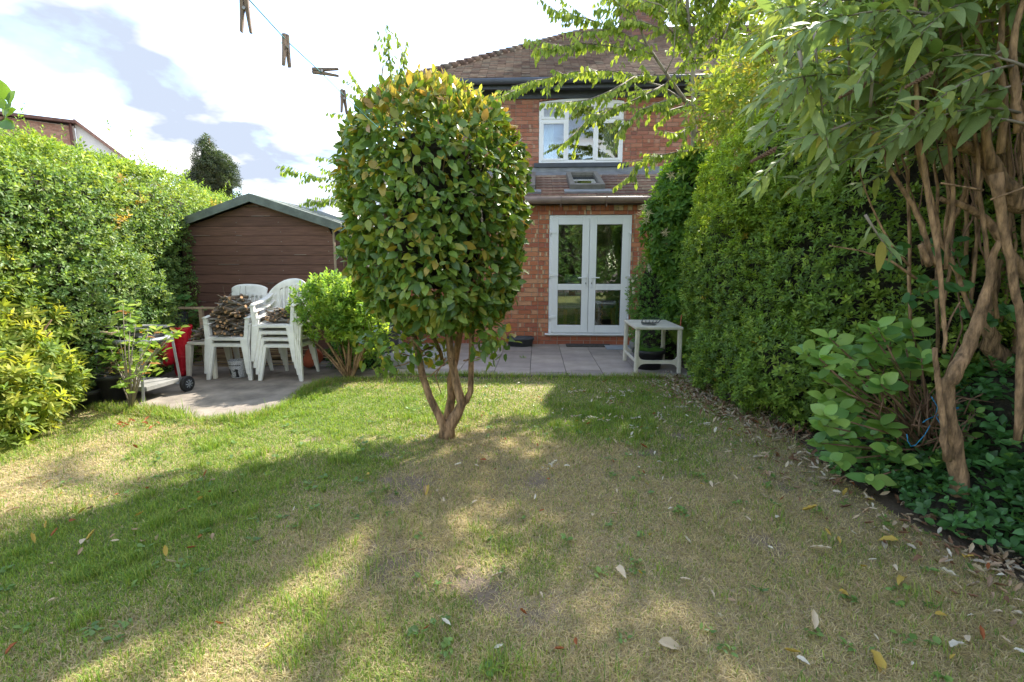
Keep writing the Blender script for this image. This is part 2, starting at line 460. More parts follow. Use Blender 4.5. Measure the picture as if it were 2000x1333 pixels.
def grow(root, protos, pts, ax, nm, sc, cols, mt, n_single=0, w=None, off=None, name='foliage', ckeep=None, single='leaf'):
    """leaves on given frames: the ones nearest the viewer are objects of their own, the rest one mesh"""
    off = np.array(root.location) if off is None else np.array(off)
    Rm = rotm(ax, nm); n = len(pts)
    col, ix = palette(cols, n, 0.10, w)
    if ckeep is not None:
        col = ckeep; ix = np.zeros(n, int)
    if n_single:
        d = np.linalg.norm(pts - np.array([0, 0, EYE]), axis=1) / sc
        order = np.argsort(d); near, rest = order[:n_single], order[n_single:]
        lib = {}
        for i in near:
            if ckeep is not None:
                key = (int(col[i][0] * 14), int(col[i][1] * 14)); base = col[i]
            else:
                key = (int(ix[i]), int(i) % 3); base = np.array(cols[ix[i]]) * (0.88, 1.0, 1.13)[int(i) % 3]
            key = (*key, int(i) % len(protos))
            if key not in lib:
                V, T, c = protos[key[-1]]
                lib[key] = np_obj(single, V, T, np.clip(base[None] * c[:, None], 0, 1), mt, link=False)
            q = Matrix(Rm[i].tolist()).to_euler()
            place(single, lib[key], (pts[i] - off).tolist(), q, (sc[i],) * 3, root)
        pts, Rm, sc, col = pts[rest], Rm[rest], sc[rest], col[rest]
    if len(pts):
        V, T, C = scatter(protos, pts, Rm, sc, col)
        o = np_obj(name, V, T, C, mt, root, off, kind='stuff')
        return o

def sgrid(nu=40, nv=24):
    u = np.linspace(0, 2 * math.pi, nu + 1)[:-1]; v = np.linspace(-math.pi / 2, math.pi / 2, nv + 1)
    U, Vv = np.meshgrid(u, v)
    D = np.stack([np.cos(U) * np.cos(Vv), np.sin(U) * np.cos(Vv), np.sin(Vv)], -1).reshape(-1, 3)
    T = []
    for j in range(nv):
        for i in range(nu):
            a, b = j * nu + i, j * nu + (i + 1) % nu; c, d = a + nu, b + nu
            T += [(a, b, d), (a, d, c)]
    return D, np.array(T)
def blob(c, r, p=2.0, rz=0.0, lump=0.12, ls=2.0, seed=0, nu=44, nv=26):
    D, T = sgrid(nu, nv)
    rad = (np.abs(D) ** p).sum(1) ** (-1 / p)
    V = D * rad[:, None] * np.array(r)
    ca, sa = math.cos(rz), math.sin(rz)
    V = V @ np.array([[ca, sa, 0], [-sa, ca, 0], [0, 0, 1]]) + np.array(c)
    N = vnormals(V, T)
    V = V + N * ((fbm(V, ls, seed) - 0.5) * 2 * lump)[:, None]
    return V, T
def vnormals(V, T):
    n = np.zeros_like(V); a, b, c = V[T[:, 0]], V[T[:, 1]], V[T[:, 2]]
    f = np.cross(b - a, c - a)
    for k in range(3): np.add.at(n, T[:, k], f)
    return nrmz(n)
def sample(V, T, n, seen=0.25, zmin=0.03):
    a, b, c = V[T[:, 0]], V[T[:, 1]], V[T[:, 2]]
    f = np.cross(b - a, c - a); ar = np.linalg.norm(f, axis=1) / 2
    fn = nrmz(f); cen = (a + b + c) / 3
    vis = ((np.array([0, 0, EYE]) - cen) * fn).sum(1) / np.linalg.norm(cen, axis=1)
    ar = ar * np.where(vis > -0.15, 1.0, seen) * (cen[:, 2] > zmin - 0.1)
    k = rng.choice(len(T), n, p=ar / ar.sum())
    r1, r2 = np.sqrt(rng.random(n)), rng.random(n)
    p = (1 - r1)[:, None] * a[k] + (r1 * (1 - r2))[:, None] * b[k] + (r1 * r2)[:, None] * c[k]
    ok = p[:, 2] > zmin
    return p[ok], fn[k][ok]
def core(root, blobs, shrink=0.15, off=None, name='shade_core'):  # solid opaque shell behind the leaves, coloured dark to stand for shaded depth
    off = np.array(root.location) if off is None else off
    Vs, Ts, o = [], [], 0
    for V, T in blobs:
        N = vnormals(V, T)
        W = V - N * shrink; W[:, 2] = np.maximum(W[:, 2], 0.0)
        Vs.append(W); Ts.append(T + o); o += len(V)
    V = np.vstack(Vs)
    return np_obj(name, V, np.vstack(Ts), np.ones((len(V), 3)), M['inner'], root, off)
def bush(root, blobs, n, protos, size, cols, mt, out=0.7, up=0.5, rnd=0.5, depth=0.10, w=None, n_single=0, seen=0.25, nup=0.8, nout=0.6, colfn=None, inner=0.15, shaggy=0.05, name='foliage'):
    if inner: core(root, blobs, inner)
    areas = [np.linalg.norm(np.cross(V[T[:, 1]] - V[T[:, 0]], V[T[:, 2]] - V[T[:, 0]]), axis=1).sum() for V, T in blobs]
    tot = sum(areas); PP, NN = [], []
    for (V, T), a in zip(blobs, areas):
        p, nn = sample(V, T, int(n * a / tot), seen); PP.append(p); NN.append(nn)
    p, nn = np.vstack(PP), np.vstack(NN); k = len(p)
    hol = fbm(p, 3.0, 88, 2)
    p = p - nn * (rng.exponential(depth, k) - shaggy + np.clip(hol - .57, 0, 1) * inner * 2.6 - .05 * (fbm(p, 8, 9, 2) - .5))[:, None]
    ax = nn * out + np.array([0, 0, up]) + rng.normal(0, rnd, (k, 3))
    nm = nn * nout + np.array([0, 0, nup]) + rng.normal(0, 0.35, (k, 3))
    sc = rng.uniform(size[0], size[1], k)
    ck = None
    if colfn is not None:
        base, _ = palette(cols, k, 0.12, w); ck = colfn(p, nn, base)
    sc = sc * (.8 + .45 * vnoise(p, 2.0, 61))
    return grow(root, protos, p, ax, nm, sc, cols, mt, n_single, w, ckeep=ck, name=name)

# =================================================================== GROUND
g = MB(); g.add([(-250, -150, -0.05), (250, -150, -0.05), (250, 350, -0.05), (-250, 350, -0.05)], [(0, 1, 2, 3)])
tag(g.build('ground', M['soil'], kind='structure'))

YP = 5.86                                       # lawn / patio line
terr = [G(150, 790), G(215, 800), G(300, 806), G(350, 815), G(420, 822), G(490, 820), G(545, 795), G(600, 762), G(640, 745), G(700, 742), G(745, 738)]
lawn_poly = [(-4.3, 0.2), (-4.3, 3.3)] + [(p.x, p.y) for p in terr] + [(G(1340, 742).x, YP)] + \
            [(p.x, p.y) for p in (G(1400, 775), G(1470, 810), G(1560, 862), G(1640, 930), G(1780, 1020), G(1900, 1080), G(2000, 1140))] + [(2.5, 0.2)]
def inside(x, y, poly):
    r = np.zeros(x.shape, bool); n = len(poly)
    for i in range(n):
        x1, y1 = poly[i]; x2, y2 = poly[(i + 1) % n]
        c = ((y1 > y) != (y2 > y)) & (x < (x2 - x1) * (y - y1) / (y2 - y1 + 1e-12) + x1)
        r ^= c
    return r
def edge_dist(x, y, poly):
    d = np.full(x.shape, 9.0); n = len(poly)
    for i in range(n):
        a = np.array(poly[i]); b = np.array(poly[(i + 1) % n]); ab = b - a
        t = np.clip(((x - a[0]) * ab[0] + (y - a[1]) * ab[1]) / (ab @ ab), 0, 1)
        d = np.minimum(d, np.hypot(x - a[0] - t * ab[0], y - a[1] - t * ab[1]))
    return d
def dryness(x, y):
    p = np.stack([x, y, x * 0], -1)
    d = 0.9 * (fbm(p, 0.9, 3, 4) - 0.5) * 2 + 0.75 * (fbm(p, 4.5, 9, 3) - 0.5)
    def bump(cx, cy, sx, sy, a): return a * np.exp(-((x - cx) / sx) ** 2 - ((y - cy) / sy) ** 2)
    d = d + 0.16 + bump(0.25, 2.9, 1.5, .8, .34) + bump(-1.0, 2.2, .6, .7, .38) + bump(0.5, 1.6, 1.2, .7, .2) + bump(1.4, 2.4, .9, 1.4, .22) \
        + bump(-0.6, 4.2, .8, .6, .22) - bump(-2.1, 3.0, .8, .9, .45) - bump(.55, 4.1, .6, .5, .5) - bump(-2.6, 4.4, 1.3, .7, .5) - bump(-2.3, 1.7, .6, .8, .35) + bump(-2.9, 2.6, .5, .5, .3)
    return np.clip(0.5 + d * 0.95, 0, 1)
def bare(x, y):
    p = np.stack([x, y, x * 0], -1)
    d = fbm(p, 2.6, 31, 3)
    return np.clip((d - 0.66) * 6, 0, 1) * (dryness(x, y) > 0.4)
nx, ny = 260, 220
gx, gy = np.meshgrid(np.linspace(-4.6, 3.3, nx), np.linspace(0.1, 6.0, ny))
gz = (fbm(np.stack([gx, gy, gx * 0], -1), 1.6, 5) - 0.5) * 0.012 - 0.012
V = np.stack([gx, gy, gz], -1).reshape(-1, 3)
ii = np.arange(nx * ny).reshape(ny, nx)
a, b, c, d = ii[:-1, :-1].ravel(), ii[:-1, 1:].ravel(), ii[1:, 1:].ravel(), ii[1:, :-1].ravel()
T = np.vstack([np.stack([a, b, c], 1), np.stack([a, c, d], 1)])
dr = dryness(V[:, 0], V[:, 1])[:, None]; br = bare(V[:, 0], V[:, 1])[:, None]
C = np.array([[0.16, 0.20, 0.05]]) * (1 - dr) + np.array([[0.40, 0.32, 0.19]]) * dr
C = C * (1 - br) + np.array([[0.24, 0.185, 0.13]]) * br
inl = inside(V[:, 0], V[:, 1], lawn_poly)[:, None]
C = np.where(inl, C, np.array([[0.13, 0.095, 0.065]]))
o = np_obj('lawn', V, T, C, M['thatch'], kind='structure')
# lawn running on behind the viewer
o = MB(); o.add([(-9, -9, -0.03), (6, -9, -0.03), (6, 0.12, -0.03), (-9, 0.12, -0.03)], [(0, 1, 2, 3)], tint=(0.2, 0.22, 0.06))
o.build('far_lawn', M['thatch'], kind='structure')

# grass blades
NB = 400000
yy = 0.9 + (6.0 - 0.9) * rng.random(int(NB * 2.2)) ** 1.0
keep = rng.random(len(yy)) < np.clip(1.0 / (0.35 + 0.33 * yy), 0, 1)
yy = yy[keep]
xx = rng.uniform(-1, 1, len(yy)) * (1.25 * yy + 0.5) - 0.1
ok = inside(xx, yy, lawn_poly); xx, yy = xx[ok], yy[ok]
ed = edge_dist(xx, yy, lawn_poly)
rim = (ed < 0.10) & (yy > 3.6)
brr = bare(xx, yy); drr = dryness(xx, yy)
right_soil = np.clip((xx - (2.25 - 0.16 * (yy - 2.0)) + 0.75) / 0.8, 0, 1) * (yy < 5.2)
kp = rng.random(len(xx)) > np.maximum(brr * 0.85, right_soil * 0.55)
xx, yy, ed, rim, drr = xx[kp], yy[kp], ed[kp], rim[kp], drr[kp]
n = min(len(xx), NB); xx, yy, ed, rim, drr = xx[:n], yy[:n], ed[:n], rim[:n], drr[:n]
print('blades', n)
dry = rng.random(n) < drr * 0.92
h = rng.uniform(0.013, 0.038, n) * np.where(dry, 0.8, 1.0) * (0.75 + 0.8 * vnoise(np.stack([xx, yy, xx * 0], -1), 2.2, 77))
h = np.where(rim & (rng.random(n) < 0.5), h * rng.uniform(1.3, 2.9, n), h)
tuft = vnoise(np.stack([xx, yy, xx * 0], -1), 7, 4) > 0.8
h = np.where(tuft & ~dry, h * 1.8, h) * np.where(tuft, 1, .88)
wd = rng.uniform(0.0010, 0.0021, n) * (1 + 0.30 * np.maximum(yy - 2, 0))
th = rng.uniform(0, 2 * math.pi, n); lean = np.where(dry, rng.uniform(0.7, 1.9, n), rng.uniform(0.15, 1.0, n))
dx, dy = np.cos(th), np.sin(th)
sx, sy = -np.sin(th), np.cos(th)
zb = (fbm(np.stack([xx, yy, xx * 0], -1), 1.6, 5) - 0.5) * 0.012 - 0.014
B = np.stack([xx, yy, zb], -1); S = np.stack([sx, sy, xx * 0], -1) * wd[:, None]; Dv = np.stack([dx, dy, xx * 0], -1)
k1 = (h * 0.35 * lean)[:, None]; k2 = (h * lean)[:, None]
mid = B + Dv * k1; mid[:, 2] += h * 0.6 * np.where(dry, 0.7, 1)
tip = B + Dv * k2 * 1.0; tip[:, 2] += h * np.where(dry, 0.75, 1.0) * (1 - 0.18 * lean)
V = np.stack([B - S, B + S, mid - S * .8, mid + S * .8, tip], 1).reshape(-1, 3)
T = (np.array([[0, 1, 3], [0, 3, 2], [2, 3, 4]])[None] + (np.arange(n) * 5)[:, None, None]).reshape(-1, 3)
cg, _ = palette([(0.21, 0.33, 0.055), (0.28, 0.38, 0.07), (0.16, 0.28, 0.06), (0.33, 0.38, 0.09)], n, 0.15)
cd, _ = palette([(0.54, 0.44, 0.26), (0.46, 0.37, 0.21), (0.62, 0.52, 0.34), (0.45, 0.40, 0.19)], n, 0.15)
C = np.where(dry[:, None], cd, cg)
o = np_obj('grass', V, T, np.clip(np.repeat(C, 5, 0), 0, 1), M['grass'], kind='stuff', smooth=False)
tag(o, 'short patchy lawn grass, green with straw-coloured dry patches', 'grass')

# longer grass hanging over the edge of the terrace and patio
k = 14000; seg_ = [(np.array([p.x, p.y]), np.array([q.x, q.y])) for p, q in zip(terr[:-1], terr[1:])] + [(np.array([-2.0, YP]), np.array([1.8, YP]))]
wts = np.array([np.linalg.norm(b - a) * (1 if i < len(seg_) - 1 else .45) for i, (a, b) in enumerate(seg_)]); si = rng.choice(len(seg_), k, p=wts / wts.sum()); tt = rng.random(k)
pb = np.array([seg_[i][0] + (seg_[i][1] - seg_[i][0]) * t for i, t in zip(si, tt)])
pb += rng.normal(0, 1, (k, 2)) * (.012 + .05 * vnoise(np.stack([pb[:, 0], pb[:, 1], pb[:, 0] * 0], -1), 5, 3)[:, None])
V_, T_, C_ = scatter([(np.array([[-.035, 0, 0], [.035, 0, 0], [-.025, .5, -.05], [.025, .5, -.05], [0, 1, -.25]]), np.array([[0, 1, 3], [0, 3, 2], [2, 3, 4]]), np.ones(5))],
    np.stack([pb[:, 0], pb[:, 1], pb[:, 0] * 0 - .01], -1), rotm(np.array([0, 0, 1.]) + rng.normal(0, .45, (k, 3)), rng.normal(0, 1, (k, 3))), rng.uniform(.03, .085, k) * (.5 + vnoise(np.stack([pb[:, 0], pb[:, 1], pb[:, 0] * 0], -1), 3, 8)), palette([(0.24, 0.36, 0.06), (0.30, 0.40, 0.08), (0.18, 0.30, 0.06), (.42, .36, .18)], k, .15)[0])
tag(np_obj('edge_grass', V_, T_, C_, M['grass'], kind='stuff', smooth=False), 'longer grass blades along the paving edges', 'grass')

# paving
m = MB()
tp = [(p.x, p.y) for p in terr] + [(-2.0, YP + 0.02), (-2.0, 6.7), (-5.2, 6.7), (-5.2, 4.4)]
m.prism([(x, y, -0.045) for x, y in tp], (0, 0, 0.050))
m.build('terrace', M['concrete'], kind='structure')
pt = MB().box(-2.0, 1.95, YP + 0.004, 8.29, -0.04, 0.002).build('patio', M['joint'], kind='structure')
slab_lib = {}
def slab(x0, x1, y0, y1, mtn='paving'):
    k = (round(x1 - x0, 3), round(y1 - y0, 3), random.randint(0, 3), mtn)
    if k not in slab_lib:
        t = random.uniform(0.85, 1.12); w, l = (x1 - x0) / 2, (y1 - y0) / 2
        mm = MB().box(-w, w, -l, l, -0.012, 0.012, 0, (t, t * .99, t * random.uniform(.96, 1.02)))
        ob = mm.build('paving_slab', M[mtn], pt, bevel=0.003); slab_lib[k] = ob.data
        bpy.data.objects.remove(ob)
    ob = place('paving_slab', slab_lib[k], ((x0 + x1) / 2, (y0 + y1) / 2, 0.003 + random.uniform(-.002, .002)), (random.uniform(-.003, .003), random.uniform(-.003, .003), 0), parent=pt)
    return ob
cx = [-0.085 + 0.455 * k for k in range(-4, 4)] + [1.93]
for i in range(len(cx) - 1):
    y = YP + 0.006; first = True
    while y < 8.27:
        L = 0.60
        if first: L = (0.16, 0.30, 0.18, 0.45)[i % 4]
        y1 = min(y + L, 8.28)
        if y1 - y > 0.08: slab(cx[i] + .004, cx[i + 1] - .004, y + .004, y1 - .004)
        y = y1; first = False

# =================================================================== HOUSE
YE, YU = 8.30, 10.10                            # extension front, upper wall
house = thing('house', (0.6, YE, 0), 'red brick house with grey tiled hipped roof, white bedroom window and white french doors', 'house')
HO = (0.6, YE, 0)
XL, XR = -2.35, 3.3                             # extension
ZT = 2.33
DX0, DX1, DZ0, DZ1 = P(1071, 640, YE).x, P(1230, 540, YE).x, 0.205, P(1150, 421, YE).z
# extension wall with the door opening
ew = MB()
ew.box(XL, DX0, YE + .008, YE + .10, 0, ZT); ew.box(DX1, XR, YE + .008, YE + .10, 0, ZT)
ew.box(DX0, DX1, YE + .008, YE + .10, 0, DZ0); ew.box(DX0, DX1, YE + .008, YE + .10, DZ1, ZT)
ew.box(XL, XL + .1, YE + .1, YU, 0, ZT); ew.box(XR - .1, XR, YE + .1, YU, 0, ZT)
ext_wall = ew.build('extension_wall', M['mortar'], house, HO)
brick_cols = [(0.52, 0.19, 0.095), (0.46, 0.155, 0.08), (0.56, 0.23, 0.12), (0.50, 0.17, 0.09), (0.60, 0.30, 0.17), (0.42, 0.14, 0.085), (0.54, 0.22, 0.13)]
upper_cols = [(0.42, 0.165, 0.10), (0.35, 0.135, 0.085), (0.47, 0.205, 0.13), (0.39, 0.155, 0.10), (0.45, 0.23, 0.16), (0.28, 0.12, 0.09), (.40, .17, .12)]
pale = (0.62, 0.44, 0.28)
def brick_mesh(w, cols, k, lib={}):
    key = (round(w, 3), k, id(cols))
    if key not in lib:
        c = cols[k % len(cols)]; mm = MB()
        mm.box(-w / 2, w / 2, -.006, .010, -.0325, .0325, 0, c)
        if k % 3 == 0:                             # a pale end, fired lighter
            s = w * (.32 if k % 2 else -.2)
            mm.box(s - .013, s + .013, -.0075, .008, -.0325, .0325, 0, pale)
        ob = mm.build('brick', M['brick'], None); lib[key] = ob.data; bpy.data.objects.remove(ob)
    return lib[key]
singles = 0; rest = MB()
for row in range(31):
    z = 0.0375 + row * 0.075
    if z > ZT - .02: break
    head = row % 3 == 1
    x = XL - (0.11 if row % 2 else 0.0); k = 0
    soldier = 0
    while x < XR:
        w = 0.215 if (k % (2 if head else 4)) else 0.1025
        x0, x1 = max(x, XL), min(x + w, XR)
        segs = [(x0, x1)]
        if DZ0 - .02 < z < DZ1 + .02:
            segs = []
            if x0 < DX0: segs.append((x0, min(x1, DX0 - .004)))
            if x1 > DX1: segs.append((max(x0, DX1 + .004), x1))
        for a, b in segs:
            if b - a < 0.03: continue
            cxm = (a + b) / 2; kk = random.randint(0, 6)
            if z > 2.23: continue
            col = brick_cols
            if row < 2: kk = (5, 1)[random.randint(0, 1)]
            if (-0.33 < cxm < 2.15) and not (1.9 < cxm and z < 1.2) and singles < 300:
                place('brick', brick_mesh(round((b - a) / .01) * .01 - .004 if b - a < .1 else b - a - .001, col, kk), (cxm - HO[0], YE - HO[1], z), parent=ext_wall); singles += 1
            else:
                rest.box(a, b, YE - .006, YE + .010, z - .0325, z + .0325, 0, col[kk])
        x += w + 0.010; k += 1
# soldier course under the fascia
x = XL
while x < XR:
    rest.box(x, x + .066, YE - .006, YE + .01, 2.235, 2.325, 0, brick_cols[random.randint(0, 6)] if random.random() < .85 else pale); x += .075
rest.build('brickwork', M['brick'], ext_wall, HO, kind='stuff')
print('bricks', singles)

# upper wall
WX0, WX1 = P(1053, 260, YU).x, P(1217, 260, YU).x
WZ0, WZ1 = P(1130, 319, YU).z, P(1130, 193, YU).z
ZE = P(1000, 166, YU - .36).z; HX0 = P(797, 163, YU - .38).x
UL, UR, UT = HX0 + .34, 7.0, ZE + .02
uw = MB()
uw.box(UL, WX0, YU + .008, YU + .12, 0, UT); uw.box(WX1, UR, YU + .008, YU + .12, 2.9, UT)
uw.box(WX0, WX1, YU + .008, YU + .12, 2.9, WZ0); uw.box(WX0, WX1, YU + .008, YU + .12, WZ1 + .03, UT)
uw.box(UL, UL + .12, YU + .12, 17, 0, UT); uw.box(UR - .1, UR, YU + .12, 17, 0, UT); uw.box(XR - .1, UR, YU + .008, YU + .12, 0, 2.9)
up_wall = uw.build('upper_wall', M['mortar'], house, HO)
bw = MB(); row = 0; z = 3.0
def arch(x):
    t = (x - (WX0 + WX1) / 2) / ((WX1 - WX0) / 2)
    return WZ1 - .06 * t * t if abs(t) < 1 else WZ0
while z < UT - .03:
    x = UL - (0.11 if row % 2 else 0); k = 0
    while x < UR:
        w = 0.215 if (k % (2 if row % 3 == 1 else 3)) else 0.1025
        for a, b in ([(x, x + w)] if (z < WZ0 - .03 or z > WZ1 + .21) else [q for q in ((x, min(x + w, WX0 - .004)), (max(x, WX1 + .004), x + w)) if q[1] - q[0] > .03]):
            a, b = max(a, UL), min(b, UR)
            if b - a < .03: continue
            j = random.uniform(-.002, .002)
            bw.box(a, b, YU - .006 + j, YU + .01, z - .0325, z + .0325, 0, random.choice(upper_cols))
            if random.random() < .12:
                s = random.uniform(a + .03, b - .03) if b - a > .1 else (a + b) / 2
                bw.box(s - .022, s + .022, YU - .009 + j, YU + .008, z - .0325, z + .0325, 0, (0.48, 0.30, 0.21))
        x += w + .01; k += 1
    z += .075; row += 1
n = 25                                            # brick arch over the window
for i in range(n):
    x0 = WX0 - .0 + (WX1 - WX0) * i / n + .004; x1 = WX0 + (WX1 - WX0) * (i + 1) / n - .004
    zz = arch((x0 + x1) / 2) + .012
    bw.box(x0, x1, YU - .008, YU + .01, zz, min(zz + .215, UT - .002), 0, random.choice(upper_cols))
bw.build('brickwork', M['brick'], up_wall, HO, kind='stuff')

# bedroom window
win = MB()
yf0, yf1 = YU - .012, YU + .06
fw = 0.065
xm1, xm2 = P(1107.5, 260, YU).x, P(1162, 260, YU).x
N = 14
poly = [(WX0, yf0, WZ0), (WX0, yf0, arch(WX0 + .001))] + [(WX0 + (WX1 - WX0) * i / N, yf0, arch(WX0 + (WX1 - WX0) * i / N) if 0 < i < N else arch(WX0 + .001)) for i in range(1, N)] + [(WX1, yf0, arch(WX1 - .001)), (WX1, yf0, WZ0)]
top = [p for p in poly if p[2] > WZ0 + .1]
win.prism(top + [(WX1, yf0, WZ1 - .15), (WX0, yf0, WZ1 - .15)], (0, yf1 - yf0, 0))
win.box(WX0, WX0 + fw, yf0, yf1, WZ0, WZ1 - .152); win.box(WX1 - fw, WX1, yf0, yf1, WZ0, WZ1 - .152)
win.box(WX0 + fw + .001, WX1 - fw - .001, yf0, yf1, WZ0, WZ0 + .06)
for xm in (xm1, xm2): win.box(xm - .03, xm + .03, yf0, yf1, WZ0 + .061, WZ1 - .152)
ztr = P(1080, 236, YU).z
frame = win.build('window_frame', M['upvc'], house, HO, bevel=0.004)
def sash(x0, x1, z0, z1, w=.045, dy=.012, parent=frame, glass='glass_up', nm='sash', y0=None):
    y0 = yf0 if y0 is None else y0
    s = MB(); a, b = y0 - dy, y0 + .035
    s.box(x0, x0 + w, a, b, z0, z1); s.box(x1 - w, x1, a, b, z0, z1)
    s.box(x0 + w + .0005, x1 - w - .0005, a, b, z0, z0 + w); s.box(x0 + w + .0005, x1 - w - .0005, a, b, z1 - w, z1)
    s.build(nm, M['upvc'], parent, HO, bevel=0.004)
    q = MB().box(x0 + w - .004, x1 - w + .004, y0 + .008, y0 + .012, z0 + w - .004, z1 - w + .004)
    q.build('pane', M[glass], parent, HO)
zt2 = WZ1 - .155
sash(WX0 + fw - .02, xm1 - .02, WZ0 + .045, ztr - .02); sash(xm2 + .02, WX1 - fw + .02, WZ0 + .045, ztr - .02)
sash(WX0 + fw - .02, xm1 - .02, ztr + .02, zt2 + .02); sash(xm2 + .02, WX1 - fw + .02, ztr + .02, zt2 + .02)
tb = MB().box(WX0 + fw, xm1 - .03, yf0 + .002, yf1 - .002, ztr - .02, ztr + .02).box(xm2 + .03, WX1 - fw, yf0 + .002, yf1 - .002, ztr - .02, ztr + .02)
tb.build('transom', M['upvc'], frame, HO)
MB().box(xm1 + .03, xm2 - .03, yf0 + .03, yf0 + .034, WZ0 + .06, zt2 + .02).build('pane', M['glass_up'], frame, HO)
MB().box(WX0 - .10, WX1 + .12, YU - .07, YU + .0, WZ0 - .085, WZ0 - .003).build('window_sill', M['slate'], house, HO, bevel=.006)
for (x0, x1, sw) in ((WX0 + .08, WX0 + .29, .0), (WX1 - .42, WX1 - .12, .10)):
    cu = MB()
    def cf(u, v, x0=x0, x1=x1, sw=sw):
        return (x0 + (x1 - x0) * u + sw * (v) * (1 - u), YU + .20 + .022 * math.sin(u * 38) + .01 * math.sin(u * 17 + v * 3), WZ0 - .05 + (WZ1 - WZ0 + .05) * v)
    cu.sheet(cf, 70, 4); cu.build('curtain', M['curtain'], frame, HO)
# rooms behind the glass
rm = MB()
rm.box(UL + .3, 4, YU + 3.2, YU + 3.3, 2.6, UT - .05); rm.box(UL + .3, 4, YU + .12, YU + 3.3, UT - .045, UT - .03)
rm.box(UL + .2, UL + .3, YU + .12, YU + 3.3, 2.6, UT - .05); rm.box(4, 4.1, YU + .12, YU + 3.3, 2.6, UT - .05)
rm.box(UL + .12, UR - .1, YU + .121, YU + 3.3, 2.45, 2.6)
rm.box(XL + .1, XR - .1, 12.6, 12.7, .0, 2.44); rm.box(UL + .121, UL + .2, 10.3, 12.6, 0, 2.44); rm.box(3.4, 3.5, 10.3, 12.6, 0, 2.44)
rm.build('room_walls', M['room'], house, HO)
MB().box(XL + .101, 3.19, YE + .101, 12.59, .1, .17).build('room_floor', M['roomfloor'], house, HO)

# eaves, roofs
YEV = YU - .36
ev = MB()
ev.box(UL - .30, UR + .3, YEV + .06, YU - .011, ZE - .02, ZE + .015)
ev.box(UL - .30, UR + .3, YEV + .04, YEV + .058, ZE - .06, ZE + .13)
ev.box(UL - .02, UR, YU - .05, YU - .012, ZE - .15, ZE - .022)
ev.build('fascia', M['slate'], house, HO)
gt = MB(); gt.tube([(UL - .34, YEV - .05, ZE + .05), (UR + .3, YEV - .05, ZE + .05)], .055, 12)
gt.build('gutter', M['slate'], house, HO)
RY, RZ = 13.9, P(1130, 66, 13.9).z
D = RY - YEV; RX0 = P(1131, 66, 13.9).x
rc = [(HX0, YEV - .03, ZE + .12), (UR + 4, YEV - .03, ZE + .12), (UR + 4, RY, RZ), (RX0, RY, RZ)]
DK = (.10, .08, .07)
rf = MB(); rf.prism([(x, y, z - .05) for x, y, z in rc], (0, 0, -.06), 0, DK)
rf.prism([(HX0, YEV - .03, ZE + .07), (RX0, RY, RZ - .05), (HX0, 18, ZE + .07)], (0, 0, -.06), 0, DK)
rf.prism([(UR + 4, RY, RZ - .05), (RX0, RY, RZ - .05), (HX0, 18, ZE + .07), (UR + 4, 18, ZE + .07)], (0, 0, -.06), 0, DK)
roof = rf.build('roof', M['tile'], house, HO)
tl = MB()
tcols = [(0.165, 0.11, 0.085), (0.20, 0.135, 0.10), (0.14, 0.095, 0.075), (0.22, 0.155, 0.115), (0.17, 0.14, 0.11), (0.25, 0.19, 0.14)]
rows = 44; sl = Vector((0, RY - (YEV - .03), RZ - (ZE + .12))); L = sl.length; sn = sl.normalized()
for r_ in range(rows):
    t = r_ / rows; p = Vector((0, YEV - .03, ZE + .12)) + sl * t
    xs = HX0 + (RX0 - HX0) * t
    x = xs - .08 * (r_ % 2)
    while x < UR + 1.5:
        w = .165; jz = random.uniform(0, .006); col = random.choice(tcols)
        e = sn * (L / rows + .03)
        x0, x1 = max(x, xs), x + w - .004
        if x1 - x0 > .03:
            a0 = Vector((x0, p.y, p.z + .016 + jz)); a1 = Vector((x1, p.y, p.z + .016 + jz))
            up = Vector((0, 0, -.022))
            tl.add([a0, a1, a1 + e + up, a0 + e + up, a0 + up, a1 + up], [(0, 1, 2, 3), (4, 5, 1, 0)], 0, False, col)
        x += w
# hip and ridge caps
hp0, hp1 = Vector((HX0, YEV - .03, ZE + .15)), Vector((RX0, RY, RZ + .03)); hv = hp1 - hp0
for i in range(26):
    a = hp0 + hv * (i / 26); b = hp0 + hv * ((i + 1.12) / 26)
    tl.tube([a, b + Vector((0, 0, -.02))], [.085, .075], 7, 0, tint=random.choice(tcols))
x = RX0
while x < UR + 1:
    tl.tube([(x, RY, RZ + .02), (x + .33, RY, RZ + .01)], [.10, .09], 7, 0, tint=random.choice(tcols)); x += .31
tl.build('roof_tiles', M['tile'], roof, HO, kind='stuff')
# chimney
cx0, cx1 = P(1213, 50, RY).x, P(1291, 50, RY).x
ch = MB(); ch.box(cx0 + .01, cx1 - .01, RY - .39, RY + .39, RZ - .5, RZ + 2.2)
chim = ch.build('chimney', M['mortar'], roof, HO)
cb = MB(); z = RZ - .35; row = 0
while z < RZ + 2.15:
    x = cx0 - (.11 if row % 2 else 0)
    ext = .03 if z > RZ + 1.1 else 0
    while x < cx1:
        a, b = max(x, cx0) - ext, min(x + .215, cx1) + ext
        if b - a > .03: cb.box(a, b, RY - .40 - ext, RY + .4, z - .0325, z + .0325, 0, random.choice([(0.20, .10, .075), (.16, .085, .07), (.25, .12, .085), (.13, .08, .07)]))
        x += .225
    z += .075; row += 1
cb.box(cx0 - .04, cx1 + .04, RY - .44, RY - .405, RZ - .55, RZ - .40, 0, (.2, .21, .23))
cb.build('chimney_bricks', M['brick'], roof, HO, kind='stuff')

